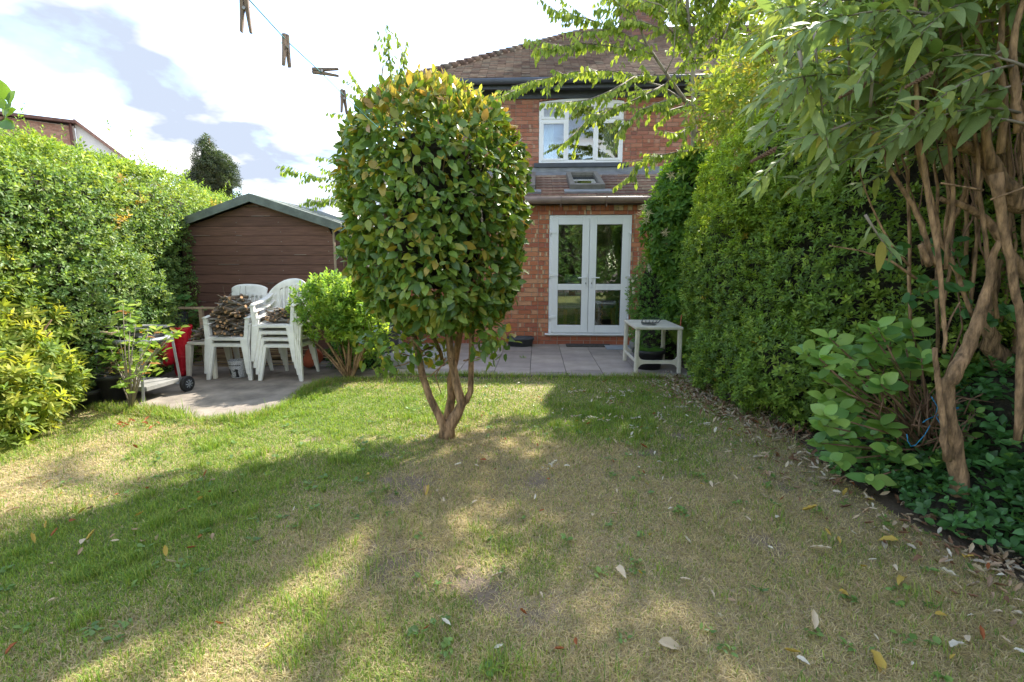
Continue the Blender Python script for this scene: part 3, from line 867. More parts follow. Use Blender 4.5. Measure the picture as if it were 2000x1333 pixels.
# lean-to roof of the extension
EY, EZ = YE - .19, P(1150, 386, YE - .19).z
TZ = P(1150, 343, YU).z
lr = MB(); lr.prism([(XL - .1, EY, EZ - .03), (XR + .1, EY, EZ - .03), (XR + .1, YU - .01, TZ - .03), (XL - .1, YU - .01, TZ - .03)], (0, 0, -.08), 0, DK)
lroof = lr.build('lean_to_roof', M['tile'], house, HO)
sl = Vector((0, YU - .02 - EY, TZ - EZ)); nr = 8; e = sl / nr
vx = [(P(1108, 350, 9.4).x, P(1170, 350, 9.4).x, .22, .86), (P(985, 350, 9.4).x, P(1046, 350, 9.4).x, .22, .86)]
tm = []
ltc = [(0.20, 0.075, 0.055), (0.165, 0.065, 0.05), (0.23, 0.095, 0.07), (0.15, 0.06, 0.05)]
def tile_mesh(k):
    mm = MB(); w = .290; ex = sl * (1.1 / nr)
    prof = [(-w / 2, .004), (-w / 2 + .02, .010), (-w / 2 + .05, .004), (-.03, .004), (.0, .010), (.03, .004), (w / 2, .004)]
    vs = []
    for q in (0, 1):
        for x, z in prof: vs.append((x, ex.y * q, ex.z * q + z + .042 - q * .042))
    npf = len(prof)
    mm.add(vs, [(i, i + 1, npf + i + 1, npf + i) for i in range(npf - 1)], 0, False, ltc[k])
    c1 = tuple(min(1, c * f) for c, f in zip(ltc[k], (2.0, 3.8, 4.2)))
    vs = [(x, 0, z + .042) for x, z in prof] + [(x, 0, .012) for x, z in prof]
    mm.add(vs, [(i + npf, i + npf + 1, i + 1, i) for i in range(npf - 1)], 0, False, c1)
    ob = mm.build('roof_tile', M['tile']); me = ob.data; bpy.data.objects.remove(ob); return me
tm = [tile_mesh(k) for k in range(4)]
for r_ in range(nr):
    p = Vector((0, EY, EZ)) + e * r_; tt = (r_ + .5) / nr
    cuts = [(a - .004, b + .004) for a, b, c, d in sorted(vx) if c - .10 < tt < d + .02]
    xs_ = XL + .02; segs = []
    for a, b in cuts: segs.append((xs_, a)); xs_ = b
    segs.append((xs_, XR))
    for a, b in segs:
        if b - a < .05: continue
        n = max(1, round((b - a) / .294))
        for k in range(n):
            place('roof_tile', random.choice(tm), ((a + (b - a) * (k + .5) / n) - HO[0], p.y - HO[1], p.z + random.uniform(0, .003)), scale=((b - a) / n / .294, 1, 1), parent=lroof)
for i, (x0, x1, t0, t1) in enumerate(vx):
    a = Vector((0, EY, EZ)) + sl * t0; b = Vector((0, EY, EZ)) + sl * t1
    nn = Vector((0, -sl.z, sl.y)).normalized()
    v_ = MB()
    def strip(xa, xb, ta, tb_, h0, h1, mb=v_, mt=0):
        A = Vector((0, EY, EZ)) + sl * ta; B_ = Vector((0, EY, EZ)) + sl * tb_
        mb.prism([Vector((xa, A.y, A.z)) + nn * h0, Vector((xb, A.y, A.z)) + nn * h0, Vector((xb, B_.y, B_.z)) + nn * h0, Vector((xa, B_.y, B_.z)) + nn * h0], nn * (h1 - h0), mt)
    strip(x0 - .0, x0 + .08, t0, t1, .0, .12); strip(x1 - .08, x1, t0, t1, .0, .12)
    strip(x0 + .081, x1 - .081, t0, t0 + .06, .0, .118); strip(x0 + .081, x1 - .081, t1 - .06, t1, .0, .118)
    strip(x0 - .10, x1 + .10, t0 - .10, t0 - .002, .0, .045, v_, 1)
    ro = v_.build('rooflight', [M['velux'], M['lead']], house, HO)
    gq = MB(); strip(x0 + .08, x1 - .08, t0 + .06, t1 - .06, .07, .075, gq); gq.build('pane', M['glass_up'], ro, HO)
    gq = MB(); strip(x0 + .08, x1 - .08, t0 + .06, t1 - .06, .0, .02, gq); gq.build('blind', M['curtain'], ro, HO)
fl = MB(); fl.box(XL, XR + 1.5, YU - .03, YU - .009, TZ - .02, P(1150, 327.5, YU).z)
fl.prism([(XL, YU - .03, TZ + .06), (XR, YU - .03, TZ + .06), (XR, YU - .22, TZ - .035), (XL, YU - .22, TZ - .035)], (0, 0, .008))
fl.build('lead_flashing', M['lead'], house, HO)
gt = MB(); gz = P(1150, 391, YE - .24).z
gt.tube([(XL - .12, YE - .25, gz), (XR, YE - .25, gz)], .058, 12)
gut = gt.build('lean_to_gutter', M['gutter'], house, HO)
for bx in (1095, 1184, 1010, 1270):
    b_ = MB(); q = P(bx, 391, YE - .25); b_.tube([(q.x, q.y, gz), (q.x + .014, q.y, gz)], .066, 12); b_.box(q.x, q.x + .012, q.y - .01, q.y + .05, gz - .1, gz - .05)
    b_.build('gutter_bracket', M['gutter'], gut, HO)
MB().box(XL - .12, XR + .1, YE - .17, YE - .012, 2.335, gz - .0).build('lean_to_fascia', M['brownfascia'], house, HO)

# french doors
df = MB(); y0, y1 = YE - .014, YE + .06; t = .05
df.box(DX0, DX0 + t, y0, y1, DZ0, DZ1); df.box(DX1 - t, DX1, y0, y1, DZ0, DZ1); df.box(DX0 + t + .001, DX1 - t - .001, y0, y1, DZ1 - t, DZ1)
df.box(DX0 + t + .001, DX1 - t - .001, y0 + .01, y1, DZ0, DZ0 + .03)
dframe = df.build('door_frame', M['upvc'], house, HO, bevel=.004)
MB().box(DX0 - .06, DX1 + .05, YE - .085, YE + .0, DZ0 - .028, DZ0 - .002).build('door_sill', M['upvc'], house, HO, bevel=.005)
MB().box(DX0 - .006, DX0 - .0005, YE - .004, YE + .02, DZ0, DZ1 + .006).box(DX1 + .0005, DX1 + .006, YE - .004, YE + .02, DZ0, DZ1 + .006).box(DX0, DX1, YE - .004, YE + .02, DZ1 + .0005, DZ1 + .007).build('door_seal', M['gap'], house, HO)
xmid = P(1149.5, 540, YE).x
def door(x0, x1, hs):
    ya, yb = YE - .034, YE + .028; w = .115; z0, z1 = DZ0 + .022, DZ1 - .03
    zm0, zm1 = P(1150, 567, YE).z, P(1150, 555, YE).z
    s = MB(); s.box(x0, x0 + w, ya, yb, z0, z1); s.box(x1 - w, x1, ya, yb, z0, z1)
    s.box(x0 + w + .0005, x1 - w - .0005, ya, yb, z0, z0 + .12); s.box(x0 + w + .0005, x1 - w - .0005, ya, yb, z1 - .12, z1); s.box(x0 + w + .0005, x1 - w - .0005, ya, yb, zm0, zm1)
    d_ = s.build('french_door', M['upvc'], house, HO, bevel=.006)
    for a, b in ((z0 + .12, zm0), (zm1, z1 - .12)):
        MB().box(x0 + w - .003, x1 - w + .003, YE - .006, YE - .002, a - .003, b + .003).build('pane', M['glass'], d_, HO)
        MB().box(x0 + w, x0 + w + .006, ya + .006, YE - .007, a, b).box(x1 - w - .006, x1 - w, ya + .006, YE - .007, a, b).box(x0 + w + .006, x1 - w - .006, ya + .006, YE - .007, b - .006, b).box(x0 + w + .006, x1 - w - .006, ya + .006, YE - .007, a, a + .006).build('glazing_seal', M['gap'], d_, HO)
    hx = (x1 - .045) if hs > 0 else (x0 + .045); hz = P(1150, 542, YE).z
    hm = MB(); hm.box(hx - .016, hx + .016, ya - .012, ya, hz - .16, hz + .06)
    hm.tube([(hx, ya - .01, hz), (hx, ya - .055, hz), (hx - hs * .02, ya - .062, hz), (hx - hs * .13, ya - .06, hz - .008)], [.011, .011, .011, .009], 8)
    hm.build('door_handle', M['upvc'], d_, HO, bevel=.003)
    MB().box(hx - .006, hx + .006, ya - .0135, ya - .0122, hz - .115, hz - .085).build('keyhole', M['gap'], d_, HO)
    for q in (.13, .5, .87):
        xx_ = x0 if hs > 0 else x1; zz = z0 + (z1 - z0) * q
        hm = MB(); hm.box(xx_ - .028, xx_ + .028 + .05 * hs if hs > 0 else xx_ + .028, ya - .014, ya, zz - .012, zz + .030)
        hm.tube([(xx_ - .02 * hs, ya - .012, zz - .05), (xx_ - .02 * hs, ya - .012, zz + .03)], .012, 8)
        hm.build('hinge', M['upvc'], d_, HO)
door(DX0 + .035, xmid - .003, 1); door(xmid + .003, DX1 - .035, -1)

# seen through the doors
def dining(x, y, rz, lab):
    t = thing('dining_chair', (x, y, .17), lab, 'chair', 'dining chairs inside the french doors', rz)
    MB().box(-.23, .23, -.23, .23, .40, .50).build('seat', M['teal'], t, bevel=.03)
    MB().box(-.22, .22, .18, .26, .50, 1.02).build('backrest', M['teal'], t, bevel=.03)
    for sx in (-.19, .19):
        for sy in (-.19, .19):
            MB().frustum((sx, sy, .40), (sx * 1.08, sy * 1.08, 0), .05, .035, .05, .035).build('leg', M['oak'], t)
dining(.62, 9.0, R(200), 'teal padded dining chair seen through the left french door')
dining(1.25, 9.35, R(75), 'teal padded dining chair beside the table behind the right french door')
t = thing('side_table', (1.38, 9.1, .17), 'small pale table with barley-twist legs inside the right french door', 'table')
MB().box(-.26, .22, -.2, .2, .60, .63).build('table_top', M['plank'], t)
for sx in (-.2, .16):
    for sy in (-.15, .15):
        tw = MB(); pts = [(sx + .012 * math.cos(k * .9), sy + .012 * math.sin(k * .9), .60 * k / 40) for k in range(41)]
        tw.tube(pts, [.012 + .004 * math.sin(k * .9) for k in range(41)], 6); tw.build('leg', M['oak'], t)

# neighbour's house beyond the hedge
nb_o = (-20.9, 22.0, 0)
nbh = thing('neighbour_house', nb_o, 'distant house beyond the left hedge, brick front and white rendered gable', 'house')
pA = P(145, 238, 22); pB = P(240, 328, 22); pE = P(60, 246, 22)
slope = (pB.z - pA.z) / (pB.x - pA.x)
xe = pA.x + 5.0
g1 = Vector((math.cos(R(33)), math.sin(R(33)), 0)); g2 = Vector((-g1.y, g1.x, 0)); c0_ = Vector((pA.x, 22, 0)); Zv = Vector((0, 0, 1))
gs_ = 1.9; pQ = P(236, 322, 22 + gs_ * g1.y); slope = (pQ.z - pA.z) / gs_
MB().prism([c0_, c0_ + g1 * 5, c0_ + g1 * 5 + Zv * (pA.z + slope * 5), c0_ + Zv * (pA.z - .05)], g2 * 6).build('gable_wall', M['render'], nbh, nb_o)
h1 = Vector((-math.cos(R(43)), -math.sin(R(43)), 0)); h2 = Vector((-math.sin(R(43)), math.cos(R(43)), 0)); hc = Vector((pA.x, 22, 0)) - h2 * .12 + h1 * .02
nw = MB().prism([hc, hc + h1 * 5, hc + h1 * 5 + Zv * (pA.z - .22), hc + Zv * (pA.z - .22)], h2 * 1.5).build('front_wall', M['mortar'], nbh, nb_o)
bb = MB(); z = 4.0; row = 0
while z < pA.z - .26:
    x = pA.x - 4.9 - (.11 if row % 2 else 0)
    while x < pA.x - .22:
        q0 = hc - h2 * .012 + h1 * (pA.x - x); q1 = q0 - h1 * .21
        bb.prism([q0 + Zv * (z - .0325), q1 + Zv * (z - .0325), q1 + Zv * (z + .0325), q0 + Zv * (z + .0325)], h2 * .02, 0, random.choice([(0.50, .27, .19), (.44, .23, .16), (.56, .33, .23)])); x += .225
    z += .075; row += 1
bb.build('brickwork', M['brick'], nw, nb_o, kind='stuff')
nr_ = MB(); hr = hc - h1 * .06 - h2 * .3; nr_.prism([hr + Zv * (pA.z - .14), hr + h1 * 5.2 + Zv * (pA.z - .28), hr + h1 * 5.2 + h2 * 2 + Zv * (pA.z - .1), hr + h2 * 2 + Zv * (pA.z + .03)], (0, 0, .12), 0, (.22, .13, .11))
nr_.prism([c0_ - g2 * .15 + Zv * (pA.z - .04), c0_ - g2 * .15 + g1 * 5.35 + Zv * (pA.z + slope * 5.35 - .04), c0_ - g2 * .15 + g1 * 5.35 + Zv * (pA.z + slope * 5.35 + .12), c0_ - g2 * .15 + Zv * (pA.z + .12)], g2 * 6, 0, (.40, .24, .19))
nr_.build('roof', M['tile'], nbh, nb_o)
MB().box(pA.x - .04, pA.x + .03, 21.74, 21.81, 3, pA.z - .15).build('corner_pipe', M['brownfascia'], nbh, nb_o)

# =================================================================== SHED
SY = 6.62; SX0, SX1 = P(366, 560, SY).x, P(655, 560, SY).x; SXM = (SX0 + SX1) / 2
so = (SXM, SY, 0)
shed = thing('garden_shed', so, 'brown shiplap garden shed with felted apex roof behind the white chairs', 'shed')
apz = P(497, 373, SY - .1).z - .05; evz = P(360, 436, SY - .1).z - .02
def roofz(x): return apz - (apz - evz) * abs(x - SXM) / (SXM - SX0 + .12)
MB().prism([(SX0 + .02, SY + .03, .05), (SX1 - .02, SY + .03, .05), (SX1 - .02, SY + .03, roofz(SX1) - .09), (SXM, SY + .03, apz - .09), (SX0 + .02, SY + .03, roofz(SX0) - .09)], (0, 1.95, 0)).build('shed_lining', M['gap'], shed, so)
bh = .130; k = 0; z = .06
while z < apz - .08:
    z1 = min(z + bh - .005, apz - .081)
    def lim(zz):
        if zz <= roofz(SX0) - .08: return SX0, SX1
        f = (apz - .08 - zz) / ((apz - evz)) * (SXM - SX0 + .12)
        return max(SX0, SXM - f), min(SX1, SXM + f)
    a0, b0 = lim(z); a1, b1 = lim(z1)
    c = random.uniform(.85, 1.12); cc = (.21 * c, .105 * c, .075 * c)
    if b1 - a1 > .05 or b0 - a0 > .1:
        bm_ = MB(); ja = random.uniform(-.0015, .0015)
        bm_.prism([(a0, SY + ja, z), (b0, SY + ja, z), (b1, SY + ja, z1 - .012), (a1, SY + ja, z1 - .012)], (0, .018, 0), 0, cc)
        if b1 - a1 > .1: bm_.prism([(a1, SY + .006, z1 - .0125), (b1, SY + .006, z1 - .0125), (b1, SY + .009, z1), (a1, SY + .009, z1)], (0, .008, 0), 0, tuple(q * 1.25 for q in cc))
        for kx in (.03, .36, .66, .97):
            xn = a0 + (b0 - a0) * kx
            if z < 2.0: bm_.box(xn - .004, xn + .004, SY - .0035, SY + .002, z + .045, z + .053, 0, (.45, .42, .38))
        for q_ in range(3):
            if random.random() < .6:
                xn = random.uniform(a0 + .1, b0 - .3); bm_.box(xn, xn + random.uniform(.08, .3), SY - .0028, SY + .002, z + .001, z + random.uniform(.004, .009), 0, (.42, .35, .29))
        bm_.build('board', M['shed'], shed, so)
    # right side
    if z < roofz(SX1) - .2:
        MB().box(SX1 - .018, SX1, SY + .03, SY + 2.0, z, z1, 0, cc).build('board', M['shed'], shed, so)
    z += bh
MB().box(SX1 + .002, SX1 + .022, SY - .006, SY + .035, .05, roofz(SX1) - .10).build('corner_batten', M['shedpale'], shed, so)
MB().box(SX0 - .02, SX0 - .002, SY - .006, SY + .035, .05, roofz(SX0) - .10, 0, (.1, .05, .04)).build('corner_batten', M['shed'], shed, so)
ft = MB(); ov = .16
for s in (-1, 1):
    xe_ = SXM + s * (SXM - SX0 + ov); ze_ = roofz(xe_)
    ft.prism([(SXM, SY - .10, apz), (xe_, SY - .10, ze_), (xe_, SY + 2.1, ze_), (SXM, SY + 2.1, apz)], (0, 0, .02))
ft.build('roof', M['felt'], shed, so)
for s in (-1, 1):
    xe_ = SXM + s * (SXM - SX0 + ov + .01); ze_ = roofz(xe_)
    q = MB().prism([(SXM + s * .001, SY - .118, apz + .018), (xe_, SY - .118, ze_ + .018), (xe_, SY - .118, ze_ - .09), (SXM + s * .001, SY - .118, apz - .09)], (0, .018, 0))
    for kx in range(7):
        f = (kx + .5) / 7; xx_ = SXM + (xe_ - SXM) * f; zz = apz + (ze_ - apz) * f - .03
        q.box(xx_ - .005, xx_ + .005, SY - .121, SY - .117, zz - .005, zz + .005)
    q.build('felt_edge', M['felt'], shed, so)
# =================================================================== CHAIRS
def rrect(w, d, r, z, n=5, bulge=0.0):
    pts = []
    for cx_, cy_, a0 in ((w / 2 - r, d / 2 - r, 0), (-w / 2 + r, d / 2 - r, 90), (-w / 2 + r, -d / 2 + r, 180), (w / 2 - r, -d / 2 + r, 270)):
        for i in range(n + 1):
            a = R(a0 + 90 * i / n); x = cx_ + r * math.cos(a); y = cy_ + r * math.sin(a)
            if y < 0: y -= bulge * (1 - (x / (w / 2)) ** 2)
            pts.append((x, y, z))
    return pts
def chair_parts(kind):
    """list of (name, mesh) in the chair's own frame, front towards -Y"""
    out = []
    def keep(mb, name, **k):
        ob = mb.build(name, M['white_plastic'], None, **k); out.append(ob); return ob
    w = .50 if kind == 'high' else .48
    s = MB(); s.prism(rrect(w, .46, .06, .392, bulge=.03), (0, 0, .030)); s.prism(rrect(w - .02, .44, .06, .4225, bulge=.03), (0, 0, .010))
    keep(s, 'seat', bevel=.008)
    for sx in (-1, 1):
        l = MB()
        l.frustum((sx * (w / 2 - .038), -.215, .42), (sx * (w / 2 + .008), -.262, 0), .095, .044, .055, .034)
        keep(l, 'leg', bevel=.007)
        l = MB(); l.frustum((sx * (w / 2 - .055), .195, .42), (sx * (w / 2 - .035), .275, 0), .058, .036, .055, .034)
        keep(l, 'leg', bevel=.007)
        a = MB()
        if kind == 'high':
            a.frustum((sx * (w / 2 - .018), -.21, .40), (sx * (w / 2 + .005), -.19, .650), .045, .05, .055, .04)
            a.tube([(sx * (w / 2 + .004), -.225, .655), (sx * (w / 2 + .008), -.10, .672), (sx * (w / 2), .08, .665), (sx * (w / 2 - .04), .235, .66)], [.030, .036, .034, .024], 10, squash=(1.0, .30))
        else:
            a.frustum((sx * (w / 2 - .018), -.21, .40), (sx * (w / 2 + .002), -.20, .640), .042, .040, .05, .04)
            a.tube([(sx * (w / 2 + .001), -.225, .640), (sx * (w / 2 + .004), -.17, .662), (sx * (w / 2 + .006), -.05, .675), (sx * (w / 2 + .004), .10, .71), (sx * (w / 2 - .012), .20, .76)], [.028, .036, .040, .042, .034], 10, squash=(1.0, .34))
        keep(a, 'armrest')
    b = MB()
    if kind == 'high':
        hw = .225
        nu, nv = 34, 20
        def f(u, v):
            x = (u * 2 - 1) * hw * (.92 + .12 * v); z = .43 + v * .585
            if v > .8: z -= .035 * (abs(u * 2 - 1) ** 4) * (v - .8) / .2
            z += .018 * (1 - (u * 2 - 1) ** 2) * v
            return (x, .205 + .115 * v - .018 * (1 - (u * 2 - 1) ** 2), z)
        slots = set()
        for k in range(7):
            c0 = 4 + k * 4; slots |= {c0, c0 + 1}
        b.sheet(f, nu, nv, skip=lambda i, j: i in slots and 4 <= j < 15)
    else:
        nu, nv = 41, 22
        def f(u, v):
            s_ = u * 2 - 1; aw = .20 + .075 * min(1, v * 1.8)
            x = s_ * aw
            top = .66 + .285 * (max(0, 1 - abs(s_) ** 2.3)) ** .55
            z = .43 + (top - .43) * v
            return (x, .20 + .13 * v * (1 - s_ * s_) + .035 * v * (1 - abs(s_)) - .05 * v * abs(s_) ** 3, z)
        slots = set()
        for k in range(6): slots |= {9 + k * 4, 10 + k * 4}
        b.sheet(f, nu, nv, skip=lambda i, j: i in slots and 4 <= j < 18)
    keep(b, 'backrest', solid=.012)
    return out
def chair(kind, loc, label, group, lib={}):
    t = thing('garden_chair', loc, label, 'chair', group)
    if kind not in lib:
        lib[kind] = chair_parts(kind); src = lib[kind]
        for o in src: o.parent = t
    else:
        for o in lib[kind]:
            c = o.copy(); COL.objects.link(c); c.parent = t
    return t
x0c = (P(402, 750, 5.45).x + P(497, 750, 5.45).x) / 2
chair('high', (x0c + .01, 5.70, .006), 'lower high-backed white plastic chair of the left stack, nested under the stick-laden one', 'white plastic garden chairs')
chair('high', (x0c - .005, 5.695, .082), 'upper high-backed white plastic chair of the left stack, heaped with cut sticks', 'white plastic garden chairs')
x1c = P(549, 755, 5.43).x
names = ['bottom chair of the round-backed white stack, its seat rim lowest and legs reaching the paving',
         'second chair from the bottom of the round-backed white plastic stack',
         'third chair from the bottom of the round-backed white plastic stack',
         'top chair of the round-backed white stack, with twigs lying on its seat']
for k in range(4):
    chair('low', (x1c - .020 * k + .01, 5.68 - .004 * k, .006 + .078 * k), names[k], 'white plastic garden chairs')

# stool with sticks
so_ = P(400, 752, 5.5); st = thing('stool', (so_.x - .02, 5.66, .006), 'cream plastic stool beside the left chair stack, topped with sticks', 'stool')
MB().prism(rrect(.34, .34, .05, .405), (0, 0, .035)).build('seat', M['cream_plastic'], st, bevel=.008)
for sx in (-1, 1):
    for sy in (-1, 1):
        MB().frustum((sx * .135, sy * .135, .41), (sx * .165, sy * .165, 0), .075, .042, .06, .04).build('leg', M['cream_plastic'], st, bevel=.006)

# sticks
def stick_mesh(k):
    r = random.Random(k); L = r.uniform(.22, .42); rad = r.choice([.007, .010, .013, .017, .023])
    if k < 3: rad = .004; L = .45
    pts = [(0, 0, 0)]; a = b = 0
    for i in range(1, 6):
        a += r.uniform(-.012, .012); b += r.uniform(-.012, .012); pts.append((a, L * i / 5, b))
    m = MB(); m.tube(pts, [rad * r.uniform(.82, 1.1) * (1 - .03 * i) for i in range(6)], 8, 0, 1)
    if rad > .009 and k % 2:
        q = pts[3]; m.tube([q, (q[0] + .03, q[1] + .03, q[2] + .02), (q[0] + .04, q[1] + .055, q[2] + .03)], [rad * .6, rad * .5, rad * .42], 6, 0, 1)
    ob = m.build('stick', [M['bark_stick'] if k % 3 else M['bark_stick_grey'], M['cutwood']]); me = ob.data; bpy.data.objects.remove(ob); me['L'] = L; return me
sticks = [stick_mesh(k) for k in range(16)]
def pile(n, c, ext, h, label, group, yawj=.7, minthick=0, lenk=1.0, rise=.12):
    r = random.Random(int(c[0] * 100) + n)
    for i in range(n):
        f = (i / n) ** 1.15
        z = c[2] + .015 + f * h
        sh = (1 - f) ** .5 * .85 + .12
        x = c[0] + r.uniform(-1, 1) * ext[0] * sh; y = c[1] + r.uniform(-1, 1) * ext[1] * sh
        me = sticks[r.randint(3 if f < .8 or minthick else 0, 15)]
        yaw = r.gauss(0, yawj) + (math.pi if r.random() < .5 else 0) + r.choice([0, 0, R(70), R(-60)])
        el = r.gauss(0, rise) * (1 + f)
        s = r.uniform(.7, 1.0) * lenk; L = me['L'] * s
        dv = Vector((-math.sin(yaw) * math.cos(el), math.cos(yaw) * math.cos(el), math.sin(el)))
        p = Vector((x, y, z)) - dv * L / 2
        if min(p.z, p.z + dv.z * L) < c[2] + .02: p.z += c[2] + .02 - min(p.z, p.z + dv.z * L)
        tag(place('stick', me, p, (el, 0, yaw), (s, s * 1.0, s)), label, 'stick', group)
pile(170, (x0c, 5.64, .515), (.21, .15), .43, 'cut branch in the big heap on the left white chair', 'sticks heaped on the left chair stack')
pile(55, (x1c - .05, 5.66, .675), (.17, .13), .14, 'cut branch among the twigs on the round-backed chair stack', 'twigs on the round-backed chairs')
pile(24, (so_.x - .01, 5.64, .45), (.11, .10), .16, 'branch piled on the cream stool', 'sticks on the stool', lenk=.8)
for i, (dx, lean) in enumerate(((.02, .1), (-.14, -.12), (.12, .06))):
    p = Vector((x0c + dx, 5.72, .88)); me = sticks[i]
    tag(place('twig', me, p, (R(75), lean, .3 * i), (.5, .5, .5)), 'thin twig standing up out of the stick heap on the left chair', 'twig', 'thin twigs standing in the heap')

# black pot of logs
pp = G(193, 792); 
def pot(name, loc, r0, r1, h, label, mtn='black_plastic', sx=1, sy=1, lip=.012, cat='pot', fill=.85):
    t = thing(name, loc, label, cat)
    m = MB(); m.lathe([(0, 0), (r0, 0), (r1 - .004, h - .045), (r1 + lip, h - .043), (r1 + lip, h), (r1 - .008, h), (r1 - .02, h - .03), (r1 * fill, h * .80), (0, h * .80)], seg=36, sx=sx, sy=sy)
    m.build('pot_body', M[mtn], t)
    m = MB(); m.lathe([(0, h * .805), (r1 * .88, h * .805)], seg=24, sx=sx, sy=sy); m.f = m.f[:]; m.build('compost', M['soil'], t)
    return t
pot('plant_pot', (pp.x, pp.y + .17, .002), .125, .17, .28, 'black ribbed pot at the left, full of cut logs')
pile(26, (pp.x, pp.y + .17, .235), (.10, .10), .16, 'short cut log in the black pot at the left', 'logs in the black pot', minthick=1, lenk=.72, rise=.25)
pot('plant_pot', (pp.x - .16, pp.y - .02, .0), .14, .17, .16, 'low black pot half hidden in grass beside the log pot')

# barbecue trolley
A = G(286, 787); Bp = G(357, 765)
to = (A.x, A.y, .004)
tr = thing('barbecue_trolley', to, 'grey metal trolley with two black wheels behind the small leafy shrub', 'trolley')
ux = Vector((Bp.x - A.x, Bp.y - A.y, 0)).normalized(); vx_ = Vector((-ux.y, ux.x, 0))     # along the side, and away to the left
LT, WT = (Bp - A).length - .05, .50
def tl_(a, b, z): return Vector((A.x, A.y, 0)) + ux * a + vx_ * b + Vector((0, 0, z))
for (a, b) in ((0, 0), (LT, 0), (0, WT), (LT, WT)):
    lean = -.03 if a == 0 else .04
    MB().tube([tl_(a + lean * 1, b, .02 if a == 0 else .07), tl_(a - lean * .5, b, .66)], .019, 4, squash=(1, .8)).build('leg', M['grey_metal'], tr, to, bevel=.002)
sh = MB(); sh.prism([tl_(0, -.02, .115), tl_(LT, -.02, .115), tl_(LT, WT + .02, .115), tl_(0, WT + .02, .115)], (0, 0, .045)); sh.build('shelf', M['grey_board'], tr, to, bevel=.004)
for z in (.60,):
    for (a0, b0, a1, b1) in ((0, 0, LT, 0), (0, 0, 0, WT), (LT, 0, LT, WT), (0, WT, LT, WT)):
        p, q = tl_(a0, b0, z), tl_(a1, b1, z); d = (q - p).normalized() * .022
        MB().tube([p + d, q - d], .022, 4).build('rail', M['grey_metal'], tr, to)
pan = MB(); pan.prism([tl_(.05, .04, .56), tl_(LT - .05, .04, .56), tl_(LT - .05, WT - .04, .56), tl_(.05, WT - .04, .56)], (0, 0, .09)); pan.build('grill_box', M['black_plastic'], tr, to, bevel=.01)
for b in (-.055, WT + .055):
    wm = MB(); c0 = tl_(LT + .06, b - .02, .085); c1 = tl_(LT + .06, b + .02, .085)
    wm.tube([c0, c1], .085, 26); wo = wm.build('wheel', M['rubber'], tr, to, bevel=.008)
    s_ = -1 if b < 0 else 1
    MB().tube([c0 - vx_ * .004, c0], .052, 20).build('hub', M['grey_planter'], wo, to, bevel=.004)
    hb = MB()
    for k in range(8):
        th = k * math.pi / 4; dd = ux * math.cos(th) + Vector((0, 0, 1)) * math.sin(th)
        hb.tube([c0 - vx_ * .007 + dd * .016, c0 - vx_ * .006 + dd * .046], .005, 5)
    hb.tube([c0 - vx_ * .012, c0 - vx_ * .004], .014, 10); hb.build('hub_spokes', M['grey_metal'], wo, to)
MB().tube([tl_(LT + .06, 0, .085), tl_(LT + .06, WT, .085)], .008, 8).build('axle', M['grey_metal'], tr, to)
# things lying on / behind it
for i, (a, b, z, L, dr_, lab) in enumerate(((.05, .85, .68, .62, .1, 'raw wood plank with its end sticking out to the left over the trolley'), (.25, .7, .705, .72, .22, 'thin dark batten lying across the trolley top behind the leafy shrub'), (.38, .7, .70, .62, -.05, 'grey board lying across the back of the trolley'))):
    p = tl_(a, b, z); d = -(vx_ + ux * dr_).normalized(); s_ = Vector((-d.y, d.x, 0)) * (.05 if i != 1 else .02)
    tag(MB().prism([p - s_, p + s_, p + s_ + d * L, p - s_ + d * L], (0, 0, .022)).build('plank', M[('plank', 'grey_board', 'grey_board')[i]], None, tuple(p), bevel=.003), lab, 'plank', 'boards on the trolley')
bx = P(205, 622, 5.35)
tag(MB().box(bx.x - .11, bx.x + .13, 5.25, 5.5, .728, .90).build('grey_box', M['grey_metal'], None, (bx.x, 5.35, .728), bevel=.01), 'grey metal box standing on the trolley boards at the left', 'box')
MBk = MB(); q = P(285, 612, 6.0); MBk.box(q.x - .45, q.x + .35, 5.9, 6.3, 0, .74); 
tag(MBk.build('compost_bin', M['grey_planter'], None, (q.x, 6.1, 0), bevel=.02), 'dark compost bin in the shade between hedge and trolley', 'bin')
ps = P(396, 640, 5.95); tag(MB().box(ps.x - .022, ps.x + .022, 5.93, 5.97, 0, .80).box(ps.x - .28, ps.x + .2, 5.925, 5.975, .801, .825).build('wooden_post', M['plank'], None, (ps.x, 5.95, 0)), 'rough wooden post with crossbar standing behind the stool', 'post')
# red sack
rs = P(358, 742, 5.62); ro_ = (rs.x, 5.62, .004)
sk = MB(); prof = [(.05, 0), (.062, .03), (.070, .18), (.088, .34), (.108, .48), (.115, .60), (.112, .62), (.10, .60), (.085, .52)]
seg = 28; vs = []; 
for i, (r_, z) in enumerate(prof):
    for k in range(seg):
        th = 2 * math.pi * k / seg
        w = 1 + .07 * math.sin(5 * th + z * 9) + .05 * math.sin(9 * th - z * 14)
        vs.append((rs.x + r_ * 1.15 * w * math.cos(th) + .05 * (z / .6) - .02, 5.62 + r_ * .8 * w * math.sin(th), .004 + z + .02 * math.sin(2 * th) * (z > .5)))
fs = [(i * seg + k, i * seg + (k + 1) % seg, (i + 1) * seg + (k + 1) % seg, (i + 1) * seg + k) for i in range(len(prof) - 1) for k in range(seg)] + [tuple(range(seg))[::-1]]
sk.add(vs, fs, 0, True)
t = thing('red_sack', ro_, 'tall crumpled red plastic sack standing between trolley and stool', 'sack')
sk.build('sack_body', M['red'], t, ro_, sub=1)
rs2 = P(330, 745, 5.5); t2 = thing('charcoal_bag', (rs2.x, 5.45, .17), 'dark red charcoal bag with pale label lying on the trolley shelf', 'bag')
